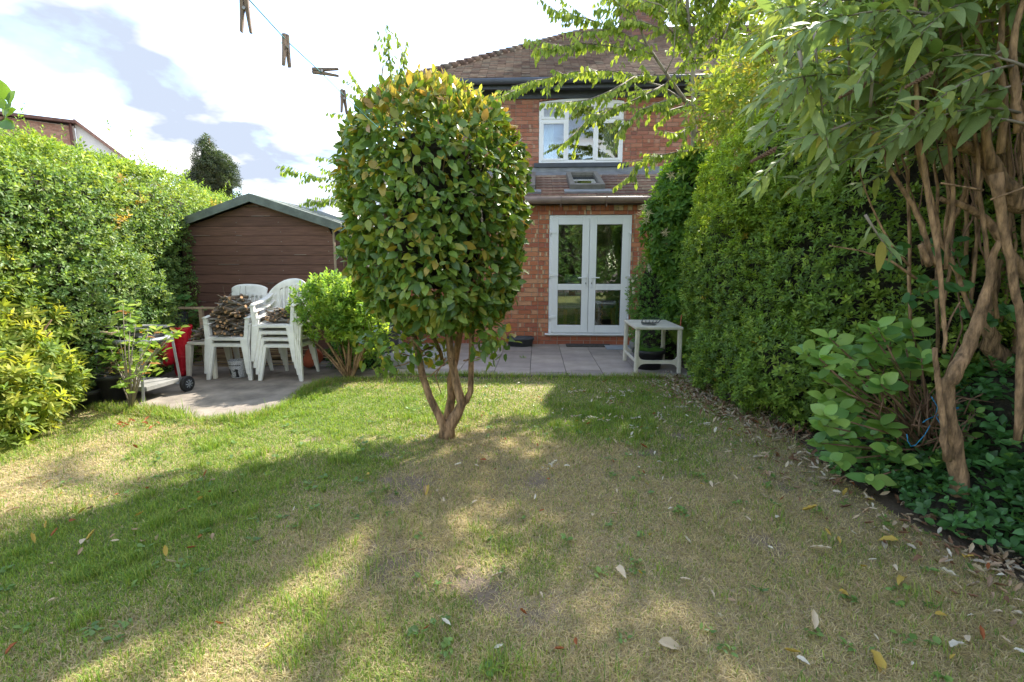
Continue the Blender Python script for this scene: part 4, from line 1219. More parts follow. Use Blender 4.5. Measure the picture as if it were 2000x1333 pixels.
m2 = MB(); D_, T_ = sgrid(20, 12)
V_ = D_ * np.array([.13, .10, .15]) * ((np.abs(D_) ** 3.5).sum(1) ** (-1 / 3.5))[:, None] + np.array([0, 0, .15]) + rng.normal(0, .004, D_.shape)
np_obj('bag_body', V_, T_, np.ones((len(V_), 3)), M['red'], t2)
MB().box(-.05, .07, -.112, -.104, .04, .10).build('label', M['white_plastic'], t2)

# printed bucket
bo = (P(469, 750, 5.62).x, 5.62, .006)
bk = thing('bucket', bo, 'white bucket printed like newspaper with two black silhouettes, under the left chairs', 'bucket')
m = MB(); m.lathe([(0, .0), (.083, .0), (.087, .008), (.108, .17), (.113, .20), (.116, .206), (.112, .208), (.104, .17), (.084, .012), (0, .012)], seg=40)
m.build('bucket_body', M['newsprint'], bk)
def onbucket(u, v):                                # u metres round the front, v height
    r_ = .0875 + (.108 - .0875) * (v - .008) / .162 + .0012
    th = -math.pi / 2 + u / r_
    return (r_ * math.cos(th), r_ * math.sin(th), v)
def decal(poly, name):
    m = MB(); cx_ = sum(p[0] for p in poly) / len(poly); cy_ = sum(p[1] for p in poly) / len(poly)
    rings = 4; n = len(poly); vs = [onbucket(cx_, cy_)]
    for r_ in range(1, rings + 1):
        for p in poly: vs.append(onbucket(cx_ + (p[0] - cx_) * r_ / rings, cy_ + (p[1] - cy_) * r_ / rings))
    fs = [(0, 1 + k, 1 + (k + 1) % n) for k in range(n)]
    for r_ in range(rings - 1):
        for k in range(n): fs.append((1 + r_ * n + k, 1 + (r_ + 1) * n + k, 1 + (r_ + 1) * n + (k + 1) % n, 1 + r_ * n + (k + 1) % n))
    m.add(vs, fs); m.build(name, M['print'], bk)
decal([(-.062 + .022 * math.cos(t_) - .010 * math.sin(t_), .075 + .040 * math.sin(t_)) for t_ in [k * .35 for k in range(18)]], 'printed_silhouette')
fig = [(.012, .012), (.046, .010), (.044, .045), (.040, .078), (.046, .098), (.034, .115), (.022, .108), (.014, .122), (.008, .108), (.012, .098), (-.012, .094), (-.020, .100), (-.020, .090), (-.010, .084), (.014, .082), (.018, .05)]
decal([(x + .004, y) for x, y in fig], 'printed_silhouette')
m = MB(); u = -.085
for k in range(13):                                # a band of heavy lettering too small to read
    w = random.uniform(.006, .013)
    a, b, c_, d_ = onbucket(u, .150), onbucket(u + w, .150), onbucket(u + w, .163), onbucket(u, .163)
    m.add([a, b, c_, d_], [(0, 1, 2, 3)]); u += w + .003
m.build('printed_band', M['print'], bk)

# canes and terracotta
for i in range(22):
    L = random.uniform(1.2, 1.9); z = .01 + .011 * i; y = 6.42 - random.uniform(0, .22) + .003 * i
    x = P(430, 720, y).x - random.uniform(.0, .5); r_ = random.uniform(.004, .007)
    m = MB().tube([(0, 0, 0), (L * .5, random.uniform(-.02, .02), random.uniform(-.01, .02)), (L, random.uniform(-.08, .08), random.uniform(-.02, .09))], [r_, r_ * .9, r_ * .7], 6)
    tag(m.build('bamboo_cane', M['cane']), 'thin bamboo cane in the bundle along the shed foot behind the chairs', 'cane', 'canes under the chairs').location = (x, y, z)
tp_ = P(613, 735, 6.1); m = MB().lathe([(0, 0), (.075, 0), (.105, .16), (.118, .16), (.118, .20), (.10, .20), (.07, .02), (0, .02)], seg=28)
tq = tag(m.build('terracotta_pot', M['terracotta']), 'terracotta pot lying tipped behind the right chair legs', 'pot'); tq.location = (tp_.x - .05, 6.05, .10); tq.rotation_euler = (R(-72), R(12), 0)

# =================================================================== PATIO TABLE AND POTS
tbo = (1.50, 6.42, .015)
tb = thing('garden_table', tbo, 'small weathered cream plastic table on the patio near the doors', 'table')
TH = .585
m = MB(); m.prism([(-.29, -.42, TH - .035), (.29, -.42, TH - .035), (.29, .42, TH - .035), (-.29, .42, TH - .035)], (0, 0, .035)); m.build('table_top', M['cream_plastic'], tb, bevel=.008)
for sx in (-1, 1):
    for sy in (-1, 1):
        MB().frustum((sx * .255, sy * .385, TH - .036), (sx * .265, sy * .395, 0), .055, .05, .05, .05).build('leg', M['cream_plastic'], tb, bevel=.014)
for sy in (-1, 1):
    br_ = MB(); n = 16; pts = []
    for i in range(n + 1):
        u = i / n * 2 - 1; pts.append((u * .242, sy * .392, .10 + .07 * abs(u) ** 6))
    vs = []
    for x, y, z in pts:
        lo_ = .125 - .055 * abs(x / .242) ** 8; hi_ = .165 + .06 * abs(x / .242) ** 10
        vs += [(x, y - .018, lo_), (x, y + .018, lo_), (x, y + .018, hi_), (x, y - .018, hi_)]
    fs = []
    for i in range(n):
        for k in range(4):
            a, b = i * 4 + k, i * 4 + (k + 1) % 4; fs.append((a, a + 4, b + 4, b))
    br_.add(vs, fs); br_.build('brace', M['cream_plastic'], tb)
for sx in (-1,):
    MB().box(sx * .268 - .012, sx * .268 + .012, -.36, .36, .13, .165).build('brace', M['cream_plastic'], tb, bevel=.005)
rk = thing('wire_holder', (1.50, 6.45, TH + .0165), 'dark wire holder on top of the cream patio table', 'holder')
m = MB()
for k in range(5): m.tube([(-.13 + .04 * k, -.09, .012), (-.10 + .05 * k, .10, .018)], .004, 6)
m.tube([(-.15, -.09, .012), (.06, -.10, .012), (.12, .0, .04), (.13, .11, .05), (-.08, .12, .05), (-.15, -.09, .012)], .005, 6)
m.build('wire_frame', M['gap'], rk)
tr2 = tag(MB().lathe([(0, 0), (.075, 0), (.095, .012), (.092, .014), (.07, .004), (0, .004)], seg=24).build('metal_dish', M['steel']), 'small grey dish beside the wire holder on the patio table', 'dish'); tr2.location = (1.42, 6.24, TH + .016)
t = pot('plant_pot', (1.46, 6.36, .016), .155, .20, .25, 'round black pot with a little fern under the cream table', lip=.014)
pot('planter', (P(1016, 665, 8.0).x, 8.05, .016), .20, .22, .15, 'low dark planter against the brick wall left of the doors', 'grey_planter', sy=.6)
mt_ = tag(MB().box(-.37, .37, -.13, .13, 0, .018).build('doormat', M['mat'], bevel=.005), 'dark doormat on the paving below the french doors', 'mat'); mt_.location = (P(1149, 676, 8.08).x, 8.10, .016)
bs = tag(MB().box(-.26, .26, -.17, .17, 0, .02).build('blue_grey_slab', M['blue_slab'], bevel=.004), 'loose blue-grey slab lying on the patio behind the table', 'slab'); bs.location = (P(1215, 684, 7.85).x, 7.9, .016)
sn_ = P(1256, 668, 7.7)
st_ = blob((0, 0, .1), (.20, .16, .13), 2.4, lump=.02, ls=6, seed=3, nu=20, nv=12)
o = np_obj('grey_stone', st_[0], st_[1], np.ones((len(st_[0]), 3)), M['grey_board']); o.location = (sn_.x, 7.75, .0); tag(o, 'rounded grey stone behind the patio table, below the white-flowered shrub', 'stone')
sd_ = P(1322, 715, 6.3)
tag(MB().tube([(sd_.x, 6.3, 0), (sd_.x + .03, 6.32, .72)], .007, 6).build('rusty_stake', M['terracotta'], None, (sd_.x, 6.3, 0)), 'thin rusty stake leaning beside the right table leg', 'stake')
# left of the house: dark planter and pale rounded step
pl = P(715, 735, 6.3)
tag(MB().prism(rrect(.62, .42, .05, 0), (0, 0, .55)).build('large_planter', M['grey_planter'], bevel=.02), 'large dark grey planter behind the left side of the camellia', 'planter').location = (P(722, 700, 6.55).x, 6.75, .0)
stp = P(790, 725, 6.2)
tag(MB().lathe([(0, .0), (.62, .0), (.62, .12), (.58, .15), (0, .15)], seg=48, smooth=False).build('round_step', M['grey_board']), 'pale round paving step behind the camellia stems', 'step').location = (-1.75, 6.75, .0)

# =================================================================== WASHING LINE
ln = [Vector((-.90, -.6, 2.25)), P(485, -2, 1.28), P(558, 78, 1.50), P(628, 143, 1.72), P(672, 187, 1.95), P(715, 228, 2.5), P(757, 266, 3.22)]
tag(MB().tube(ln, .0016, 6).build('washing_line', M['line'], None, tuple(ln[0])), 'thin turquoise washing line running into the camellia', 'line')
def peg(p, rot, label):
    t = thing('clothes_peg', p, label, 'peg', 'pegs on the washing line'); t.rotation_euler = rot
    for s in (-1, 1):
        MB().prism([(s * .0015, -.005, .014), (s * .009, -.005, .013), (s * .0105, -.005, -.03), (s * .0135, -.005, -.072), (s * .0085, -.005, -.073), (s * .001, -.005, -.02)], (0, .010, 0)).build('peg_leg', M['peg'], t)
    MB().tube([(-.011, .006, -.012), (0, .007, -.018), (.011, .006, -.012)], .0012, 5).tube([(0, -.008, -.02), (0, .008, -.02)], .004, 8).build('spring', M['steel'], t)
peg(P(477, 0, 1.27), (R(4), R(2), .2), 'nearest wooden peg, cut off by the top of the picture')
peg(P(558, 77, 1.50), (R(6), R(-3), 1.2), 'wooden peg hanging narrow and upright, second along the line')
peg(P(618, 139, 1.72), (R(0), R(-88), .15), 'wooden peg swung out level, third along the line')
peg(P(670, 183, 1.95), (R(-4), R(2), .9), 'wooden peg hanging closest to the camellia')
# =================================================================== PLANTS
def revolve(c, prof, nu=48, lump=.08, ls=2.2, seed=0, tilt=(0, 0)):
    prof = np.array(prof); zz = np.linspace(prof[0, 0], prof[-1, 0], 26); rr = np.interp(zz, prof[:, 0], prof[:, 1])
    u = np.linspace(0, 2 * math.pi, nu + 1)[:-1]
    V = np.stack([c[0] + np.outer(rr, np.cos(u)), c[1] + np.outer(rr, np.sin(u)), np.repeat(zz[:, None], nu, 1)], -1).reshape(-1, 3)
    T = []
    for j in range(len(zz) - 1):
        for i in range(nu):
            a, b = j * nu + i, j * nu + (i + 1) % nu; cc, d = a + nu, b + nu
            T += [(a, b, d), (a, d, cc)]
    n0 = len(V); V = np.vstack([V, [[c[0], c[1], zz[0] - .02], [c[0], c[1], zz[-1] + .05]]])
    for i in range(nu):
        T += [(n0, (i + 1) % nu, i), (n0 + 1, (len(zz) - 1) * nu + i, (len(zz) - 1) * nu + (i + 1) % nu)]
    T = np.array(T); N = vnormals(V, T)
    V = V + N * ((fbm(V, ls, seed) - .5) * 2 * lump)[:, None]
    return V, T
def pxline(pts, Y):
    return [P(x, y, Y if not hasattr(Y, '__len__') else Y[i]) for i, (x, y) in enumerate(pts)]

# camellia -------------------------------------------------------------
cb_ = G(872, 853); co = (cb_.x, cb_.y, 0)
cam_t = thing('camellia', co, 'tall clipped camellia with bronze new shoots, alone in the middle of the lawn', 'shrub')
YC = cb_.y
tk = MB()
tk.tube([cb_ + Vector((.01, 0, -.03))] + pxline([(876, 835), (893, 808), (902, 788), (891, 749), (881, 698), (876, 652), (874, 560), (868, 430), (862, 330), (860, 270)], YC), [.066, .052, .043, .038, .033, .030, .028, .024, .019, .013, .007], 12)
tk.tube([cb_ + Vector((-.02, .01, -.03))] + pxline([(868, 835), (857, 812), (841, 780), (826, 737), (816, 689), (806, 652), (785, 560), (755, 430), (735, 320)], YC - .02), [.052, .038, .031, .029, .027, .026, .024, .019, .014, .007], 12)
tk.tube(pxline([(902, 790), (911, 782), (919, 765), (920, 728), (921, 660), (935, 560), (960, 420), (975, 300)], YC + .03), [.03, .027, .024, .022, .02, .018, .013, .007], 10)
tk.tube(pxline([(872, 838), (876, 810), (882, 776), (880, 740), (890, 700), (898, 650), (905, 560), (900, 400)], YC + .12), [.045, .04, .034, .03, .028, .026, .022, .012], 10)
tk.tube(pxline([(866, 715), (861, 690), (848, 662), (838, 640), (820, 560)], YC + .2), [.014, .016, .018, .016, .01], 8)
trunk = tk.build('trunk', M['bark'], cam_t, co)
bw_ = MB()
for i in range(70):
    z0 = random.uniform(.7, 1.9); th = random.uniform(0, 6.28); rr_ = random.uniform(.28, .52)
    s0 = Vector((co[0] + random.uniform(-.15, .15), co[1] + random.uniform(-.1, .15), z0)); e0 = Vector((co[0] + .03 + rr_ * math.cos(th), co[1] + rr_ * math.sin(th), z0 + random.uniform(.1, .5)))
    md = (s0 + e0) / 2 + Vector((0, 0, -.06)); bw_.tube([s0, md, e0], [.010, .007, .003], 5)
for (px0, py0, px1, py1, px2, py2, Yq) in ((838, 690, 790, 712, 745, 722, YC - .1), (905, 705, 930, 700, 965, 690, YC - .15), (815, 700, 780, 690, 735, 670, YC), (870, 700, 850, 735, 862, 770, YC + .1), (880, 700, 840, 735, 800, 735, YC - .1)):
    bw_.tube([P(px0, py0, Yq), P(px1, py1, Yq), P(px2, py2, Yq)], [.007, .005, .003], 6)
bw_.build('branches', M['bark'], cam_t, co)
cc = (P(852, 400, YC).x, YC)
crown = revolve(cc, [(.92, .24), (1.0, .42), (1.12, .52), (1.3, .575), (1.6, .63), (1.9, .635), (2.10, .615), (2.25, .57), (2.36, .48), (2.45, .34), (2.50, .15)], lump=.10, ls=2.8, seed=11)
low1 = blob((P(770, 680, YC).x, YC - .05, .76), (.24, .24, .15), lump=.05, ls=4, seed=2, nu=20, nv=12)
low2 = blob((P(960, 670, YC).x, YC - .1, .80), (.17, .2, .12), lump=.04, ls=4, seed=4, nu=20, nv=12)
low3 = blob((P(850, 715, YC).x, YC + .15, .66), (.10, .10, .14), lump=.03, ls=4, seed=5, nu=16, nv=10)
cam_p = [leaf(1, .56, 4, .12, c_, wide=.45, wav=.0) for c_ in (.10, .22, .34)]
gr = [(0.13, 0.24, 0.045), (0.17, 0.28, 0.05), (0.21, 0.31, 0.055), (0.10, 0.19, 0.05), (0.28, 0.34, 0.06)]
core(cam_t, [crown], .27)
allp = []
for shell, cnt in ((crown, 7800), (low1, 200), (low2, 100), (low3, 50)):
    p_, n_ = sample(*shell, cnt, .5, .4); allp.append((p_, n_))
p_ = np.vstack([a for a, b in allp]); n_ = np.vstack([b for a, b in allp]); k = len(p_)
hole = fbm(p_, 4.2, 17, 2)
kq_ = rng.random(k) > np.clip((hole - .64) * 4, 0, .4) * (p_[:, 2] < 2.0)
p_, n_, hole = p_[kq_], n_[kq_], hole[kq_]; k = len(p_)
p_ = p_ - n_ * (rng.exponential(.06, k) - .10 * (fbm(p_, 7, 5, 2) - .1))[:, None]
topf = np.clip((p_[:, 2] - 2.18) / .25, 0, 1)
ax = n_ * .55 + np.array([0, 0, -.25]) + rng.normal(0, .68, (k, 3)); ax[:, 2] += topf * 1.8
nm = n_ * .75 + np.array([0, 0, .55]) + rng.normal(0, .50, (k, 3))
sc = (.050 + .048 * rng.random(k) ** .8) * (1 - .15 * topf)
base, _ = palette(gr, k, .10, [3, 3, 2, 3, 1])
gold, _ = palette([(.46, .40, .10), (.50, .37, .12), (.38, .37, .08), (.46, .30, .12)], k, .1)
yel, _ = palette([(.30, .32, .05), (.42, .33, .06), (.22, .28, .05)], k, .1)
side = (np.abs(n_[:, 0]) > .85) * .10
ck = np.where((rng.random(k) < topf * .42 + side * .6)[:, None], gold, np.where((rng.random(k) < .17)[:, None], yel, base))
grow(cam_t, cam_p, p_, ax, nm, sc, [(1, 1, 1)], M['leaf_gloss'], 300, ckeep=ck)

# upright bronze shoots poking out of the top
k = 230; th = rng.uniform(0, 6.28, k); rr_ = .56 * rng.random(k) ** .6
sp = np.stack([cc[0] + rr_ * np.cos(th), cc[1] + rr_ * np.sin(th), 2.50 - .33 * (rr_ / .55) ** 2.2 + rng.uniform(-.04, .12, k) + .06 * (rng.random(k) < .12)], -1)
ax = np.stack([.3 * np.cos(th), .3 * np.sin(th), th * 0 + 1], -1) + rng.normal(0, .2, (k, 3))
grow(cam_t, [sprig(4, 1, .42, .6, 1.0, s, 1.1, 3) for s in (1, 2)], sp, ax, rng.normal(0, 1, (k, 3)), rng.uniform(.05, .075, k), [(.42, .42, .11), (.44, .34, .12), (.34, .40, .09), (.28, .36, .08)], M['leaf_soft'], 0, name='new_shoots')

# left hedge -----------------------------------------------------------
lh = thing('hedge', (-5.3, 6.0, 0), 'long leafy hedge down the left side, running back behind the shed', 'hedge')
small = [sprig(6, 1, .5, 1.0, 1.1, s, 1.4) for s in (1, 2, 3)]
hb = [blob((-5.76, 6.1, 1.19), (1.0, 3.9, 1.30), 5.5, R(8.5), .16, 1.3, 21, 60, 30),
      blob((-4.75, 4.8, .75), (.42, .9, .75), 2.6, 0, .12, 2, 22), blob((-5.25, 5.7, 1.75), (.45, .8, .5), 2.3, 0, .12, 2, 23), blob((-5.0, 4.2, 1.95), (.5, .7, .42), 2.3, 0, .1, 2, 24)]
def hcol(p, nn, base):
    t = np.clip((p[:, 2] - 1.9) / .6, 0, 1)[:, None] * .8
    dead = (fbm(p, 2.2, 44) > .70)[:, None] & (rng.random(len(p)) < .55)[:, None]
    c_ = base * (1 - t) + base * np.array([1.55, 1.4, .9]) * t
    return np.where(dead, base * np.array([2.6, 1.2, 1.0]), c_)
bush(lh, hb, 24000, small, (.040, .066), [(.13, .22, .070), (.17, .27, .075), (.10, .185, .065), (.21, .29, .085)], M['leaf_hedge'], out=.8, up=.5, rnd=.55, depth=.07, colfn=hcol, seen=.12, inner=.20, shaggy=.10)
# taller sprays along the hedge top
k = 900
p_, n_ = sample(*hb[0], 6000, .3, 2.3); ok = n_[:, 2] > .6; p_, n_ = p_[ok][:k], n_[ok][:k]; k = len(p_)
p_ = p_ + np.array([0, 0, 1]) * rng.exponential(.06, k)[:, None]
grow(lh, [sprig(8, 1, .45, .8, 2.6, s, 1.2) for s in (5, 6)], p_, np.array([0, 0, 1.]) + rng.normal(0, .3, (k, 3)), rng.normal(0, 1, (k, 3)), rng.uniform(.04, .06, k), [(.20, .30, .06), (.15, .25, .06)], M['leaf_soft'], name='top_shoots')

# front left shrub ------------------------------------------------------
fs_o = (-4.65, 3.8, 0)
fsh = thing('yellow_green_shrub', fs_o, 'yellow-green shrub with long whorled leaves at the left edge of the lawn', 'shrub')
whorl = [sprig(8, 1, .30, 1.15, .5, s, 1.25, 3, curl=.2) for s in (1, 2, 3)]
fb = [blob((-4.84, 3.85, .58), (.58, .56, .54), 2.2, 0, .20, 2.5, 31), blob((-4.72, 3.70, 1.15), (.40, .42, .46), 2.0, 0, .18, 3, 32), blob((-4.22, 3.35, .22), (.38, .36, .36), 2.0, 0, .14, 3, 33), blob((-4.38, 3.8, .36), (.36, .38, .42), 2.0, 0, .14, 3, 34)]
bush(fsh, fb, 2300, whorl, (.075, .115), [(.25, .31, .06), (.19, .27, .055), (.33, .35, .07), (.14, .22, .05)], M['leaf_soft'], out=.8, up=.55, rnd=.45, depth=.08, n_single=260, seen=.4, inner=.2, w=[3, 3, 2, 1])
st = MB()
for i in range(24):
    th = random.uniform(0, 6.28); e0 = Vector((-4.6 + .5 * math.cos(th), 3.7 + .5 * math.sin(th), random.uniform(.3, .9)))
    st.tube([Vector((fs_o[0] + .05 * math.cos(th), fs_o[1] + .05 * math.sin(th), 0)), (Vector(fs_o) + e0) / 2 + Vector((0, 0, .1)), e0], [.014, .010, .005], 6)
st.build('stems', M['twig'], fsh, fs_o)

# prickly shrub whose sprig enters at the top left ------------------------
ho = (-2.85, 2.05, 0); hol = thing('overhanging_shrub', ho, 'dark twig with a few broad glossy leaves hanging into the view at top left', 'shrub')
s_ = MB(); s_.tube([ho, (-2.85, 2.05, 1.2), (-2.6, 2.02, 1.8), P(-40, 262, 2.0), P(8, 232, 2.0), P(22, 196, 2.0)], [.02, .016, .012, .007, .005, .003], 7); s_.build('stem', M['twig'], hol, ho)
lp = [leaf(1, .62, 4, .12, .1, wide=.42, wav=.02)]
pts_ = [(8, 232, -40, 40), (10, 230, 35, 20), (20, 200, 5, 95), (4, 240, 0, -20), (14, 215, -60, 130), (0, 235, -35, -30), (18, 210, 60, 45), (-10, 240, 20, 150)]
pp_, aa_ = [], []
for (x, y, yaw, el) in pts_:
    pp_.append(P(x, y, 2.0)); a_ = R(el); aa_.append((math.cos(a_) * 1.0, -.35, math.sin(a_)))
grow(hol, lp, np.array([list(p) for p in pp_]), np.array(aa_), np.tile([[0.2, -.9, .5]], (len(pp_), 1)), np.full(len(pp_), .085), [(.13, .26, .04), (.18, .33, .05)], M['leaf_gloss'], 20)

# right hedge ------------------------------------------------------------
rh = thing('hedge', (2.8, 5.1, 0), 'big rounded bright green hedge on the right side of the lawn', 'hedge')
ros = [sprig(8, 1, .42, 1.05, .8, s, 1.35) for s in (11, 12, 13)]
rb = [blob((2.93, 4.95, 1.30), (.90, 1.72, 1.50), 4.0, R(9), .14, 1.4, 41, 56, 30),
      blob((2.12, 5.15, .35), (.36, .6, .42), 2.2, 0, .1, 2.5, 42), blob((2.30, 4.3, .42), (.45, .55, .5), 2.2, 0, .1, 2.5, 43), blob((2.35, 4.8, 2.2), (.5, .8, .5), 2.2, 0, .1, 2, 44)]
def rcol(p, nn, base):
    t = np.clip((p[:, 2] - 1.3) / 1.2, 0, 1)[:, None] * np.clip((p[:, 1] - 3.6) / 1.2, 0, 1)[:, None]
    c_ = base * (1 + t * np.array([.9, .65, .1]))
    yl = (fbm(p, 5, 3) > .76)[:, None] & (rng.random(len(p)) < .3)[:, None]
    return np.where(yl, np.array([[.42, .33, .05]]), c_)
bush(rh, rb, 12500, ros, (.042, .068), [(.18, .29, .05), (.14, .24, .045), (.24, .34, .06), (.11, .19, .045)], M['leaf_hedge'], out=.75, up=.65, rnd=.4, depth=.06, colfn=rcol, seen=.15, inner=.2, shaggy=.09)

# hedge further right (near end, mostly out of view): dark backdrop behind the stems
fr = thing('boundary_shrubbery', (4.1, 2.4, 0), 'deep shaded shrubbery at the far right behind the bare stems', 'hedge')
frb = [blob((4.15, 1.6, 1.6), (.85, 3.6, 1.7), 4, 0, .15, 1.4, 51), blob((3.5, 3.5, 1.4), (.6, .5, 1.4), 3, 0, .12, 2, 52)]
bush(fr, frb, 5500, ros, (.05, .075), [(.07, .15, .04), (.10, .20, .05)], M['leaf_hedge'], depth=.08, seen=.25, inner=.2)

# rhododendron-like shrub, far right of the doors ----------------------------
rd = thing('large_leaved_shrub', (2.1, 7.05, 0), 'large-leaved shrub with pale cream flowers between the roof edge and the right hedge', 'shrub')
big = [sprig(8, 1, .36, 1.2, .35, s, 1.25, 3, curl=.25) for s in (21, 22)]
rdb = [blob((2.10, 7.0, 1.95), (.50, .42, .88), 2.2, 0, .12, 2, 61), blob((2.3, 6.95, .9), (.42, .35, .7), 2.2, 0, .1, 2, 62)]
bush(rd, rdb, 1300, big, (.10, .15), [(.12, .24, .045), (.09, .19, .045), (.18, .30, .05)], M['leaf_soft'], out=.8, up=.5, rnd=.4, depth=.06, n_single=60, seen=.4, inner=.2)
fl_p = sprig(14, 1, .12, 1.3, .3, 4, 1.0, 2, curl=.3)
fp = np.array([list(P(x, y, 6.62)) for x, y in ((1258, 408), (1268, 418), (1250, 420), (1262, 432), (1300, 455), (1310, 344))])
grow(rd, [fl_p], fp, np.tile([[-.5, -.6, .4]], (len(fp), 1)) + rng.normal(0, .3, (len(fp), 3)), rng.normal(0, 1, (len(fp), 3)), np.full(len(fp), .075), [(.75, .62, .42)], M['petal'], 6, name='blossom', single='blossom')

# white-flowered shrub ------------------------------------------------------
wf = thing('white_flowered_shrub', (2.0, 7.7, 0), 'fine-leaved shrub with creamy white flower clusters right of the french doors', 'shrub')
wfb = [blob((2.0, 7.72, .82), (.52, .38, .80), 2.3, 0, .1, 2.6, 71), blob((1.78, 7.55, .35), (.3, .25, .3), 2.2, 0, .08, 3, 72)]
bush(wf, wfb, 3600, small, (.028, .045), [(.13, .27, .05), (.10, .22, .05), (.17, .31, .06)], M['leaf'], depth=.05, seen=.3, inner=.12)
fp, fn = sample(*wfb[0], 900, .1); s_ = (fp[:, 0] < 1.9) & (fp[:, 1] < 7.75) & (fp[:, 2] > .9); fp, fn = fp[s_][:42], fn[s_][:42]
k = len(fp); cen = rng.integers(0, 9, k); fp = fp[cen] + rng.normal(0, .035, (k, 3)) + fn[cen] * .05
grow(wf, [sprig(12, 1, .7, 1.3, .4, 9, 1.0)], fp, fn[cen] + rng.normal(0, .4, (k, 3)), rng.normal(0, 1, (k, 3)), rng.uniform(.018, .03, k), [(.72, .70, .55)], M['petal'], name='blossom')

# cherry trees ------------------------------------------------------------
ch_leaf = [leaf(1, .46, 3, .12, c_, wide=.5) for c_ in (.05, .2)]
def cherry(o, label, trunk_lines, sprays, cols, n_single, seed, group=None, tw=(5, .38)):
    r = random.Random(seed)
    t = thing('cherry_tree', o, label, 'tree', group)
    m = MB()
    for pts, rad in trunk_lines: m.tube(pts, rad, 9)
    m.build('trunk', M['bark_cherry'], t, o)
    pts, ax, nm, sc = [], [], [], []; tw_ = MB()
    for line, dens in sprays:
        line = [Vector(p) for p in line]
        tw_.tube(line, [.010 - .008 * i / (len(line) - 1) for i in range(len(line))], 5)
        segs = []
        for i in range(len(line) - 1):
            segs.append((line[i], line[i + 1]))
        allseg = [(a, b, 1.0) for a, b in segs]
        for a, b in segs:
            for q in range(int((b - a).length / .085 * dens)):
                f = r.random(); s0 = a.lerp(b, f); d = (b - a).normalized()
                e0 = s0 + d * r.uniform(.08, tw[1]) + Vector((r.gauss(0, .11), r.gauss(0, .13), r.uniform(-.12, .10)))
                tw_.tube([s0, e0], [.004, .0015], 4); allseg.append((s0, e0, .9))
        for a, b, s in allseg:
            L = (b - a).length; n = max(2, int(L / .026)); d = (b - a).normalized()
            side = d.cross(Vector((0, 0, 1)))
            for q in range(n):
                sgn = 1 if q % 2 else -1
                p = a.lerp(b, (q + r.random() * .5) / n)
                pts.append(p); ax.append(d * r.uniform(.1, .6) + side * sgn * r.uniform(.1, .7) + Vector((r.gauss(0, .2), r.gauss(0, .2), -r.uniform(.5, 1.3))))
                nm.append(side * sgn * .5 + Vector((r.gauss(0, .4), -.6 + r.gauss(0, .4), .5))); sc.append(r.uniform(.07, .112) * s)
    tw_.build('twigs', M['bark_cherry'], t, o)
    arr = lambda q: np.array([list(v) for v in q])
    grow(t, ch_leaf, arr(pts), arr(ax), arr(nm), np.array(sc), cols, M['leaf_soft'], n_single)
    return t
YT = 7.0; b0 = P(1355, 300, YT); co2 = (b0.x, YT, 0)
L_ = lambda pts, Y=YT: pxline(pts, Y)
tl1 = [([(b0.x + .02, YT, -.02), (b0.x, YT, 1.2)] + L_([(1355, 300), (1356, 215), (1352, 120), (1345, 40), (1338, -60)]), [.055, .048, .042, .037, .030, .024, .016]),
       (L_([(1354, 218), (1330, 185), (1305, 150), (1262, 85), (1240, 30), (1228, -20)], [YT, YT - .1, YT - .25, YT - .5, YT - .7, YT - .9]), [.026, .022, .02, .016, .012, .008]),
       (L_([(1345, 205), (1318, 185), (1290, 168), (1230, 150)], [YT, YT - .15, YT - .3, YT - .6]), [.016, .013, .010, .007]),
       (L_([(1358, 212), (1378, 170), (1400, 110), (1425, 40)], [YT, YT - .1, YT - .2, YT - .3]), [.018, .014, .010, .007]),
       (L_([(1300, 143), (1316, 110), (1320, 40), (1322, -20)], [YT - .3, YT - .4, YT - .5, YT - .6]), [.009, .007, .005, .004])]
def SY_(*ys): return [YT - y for y in ys]
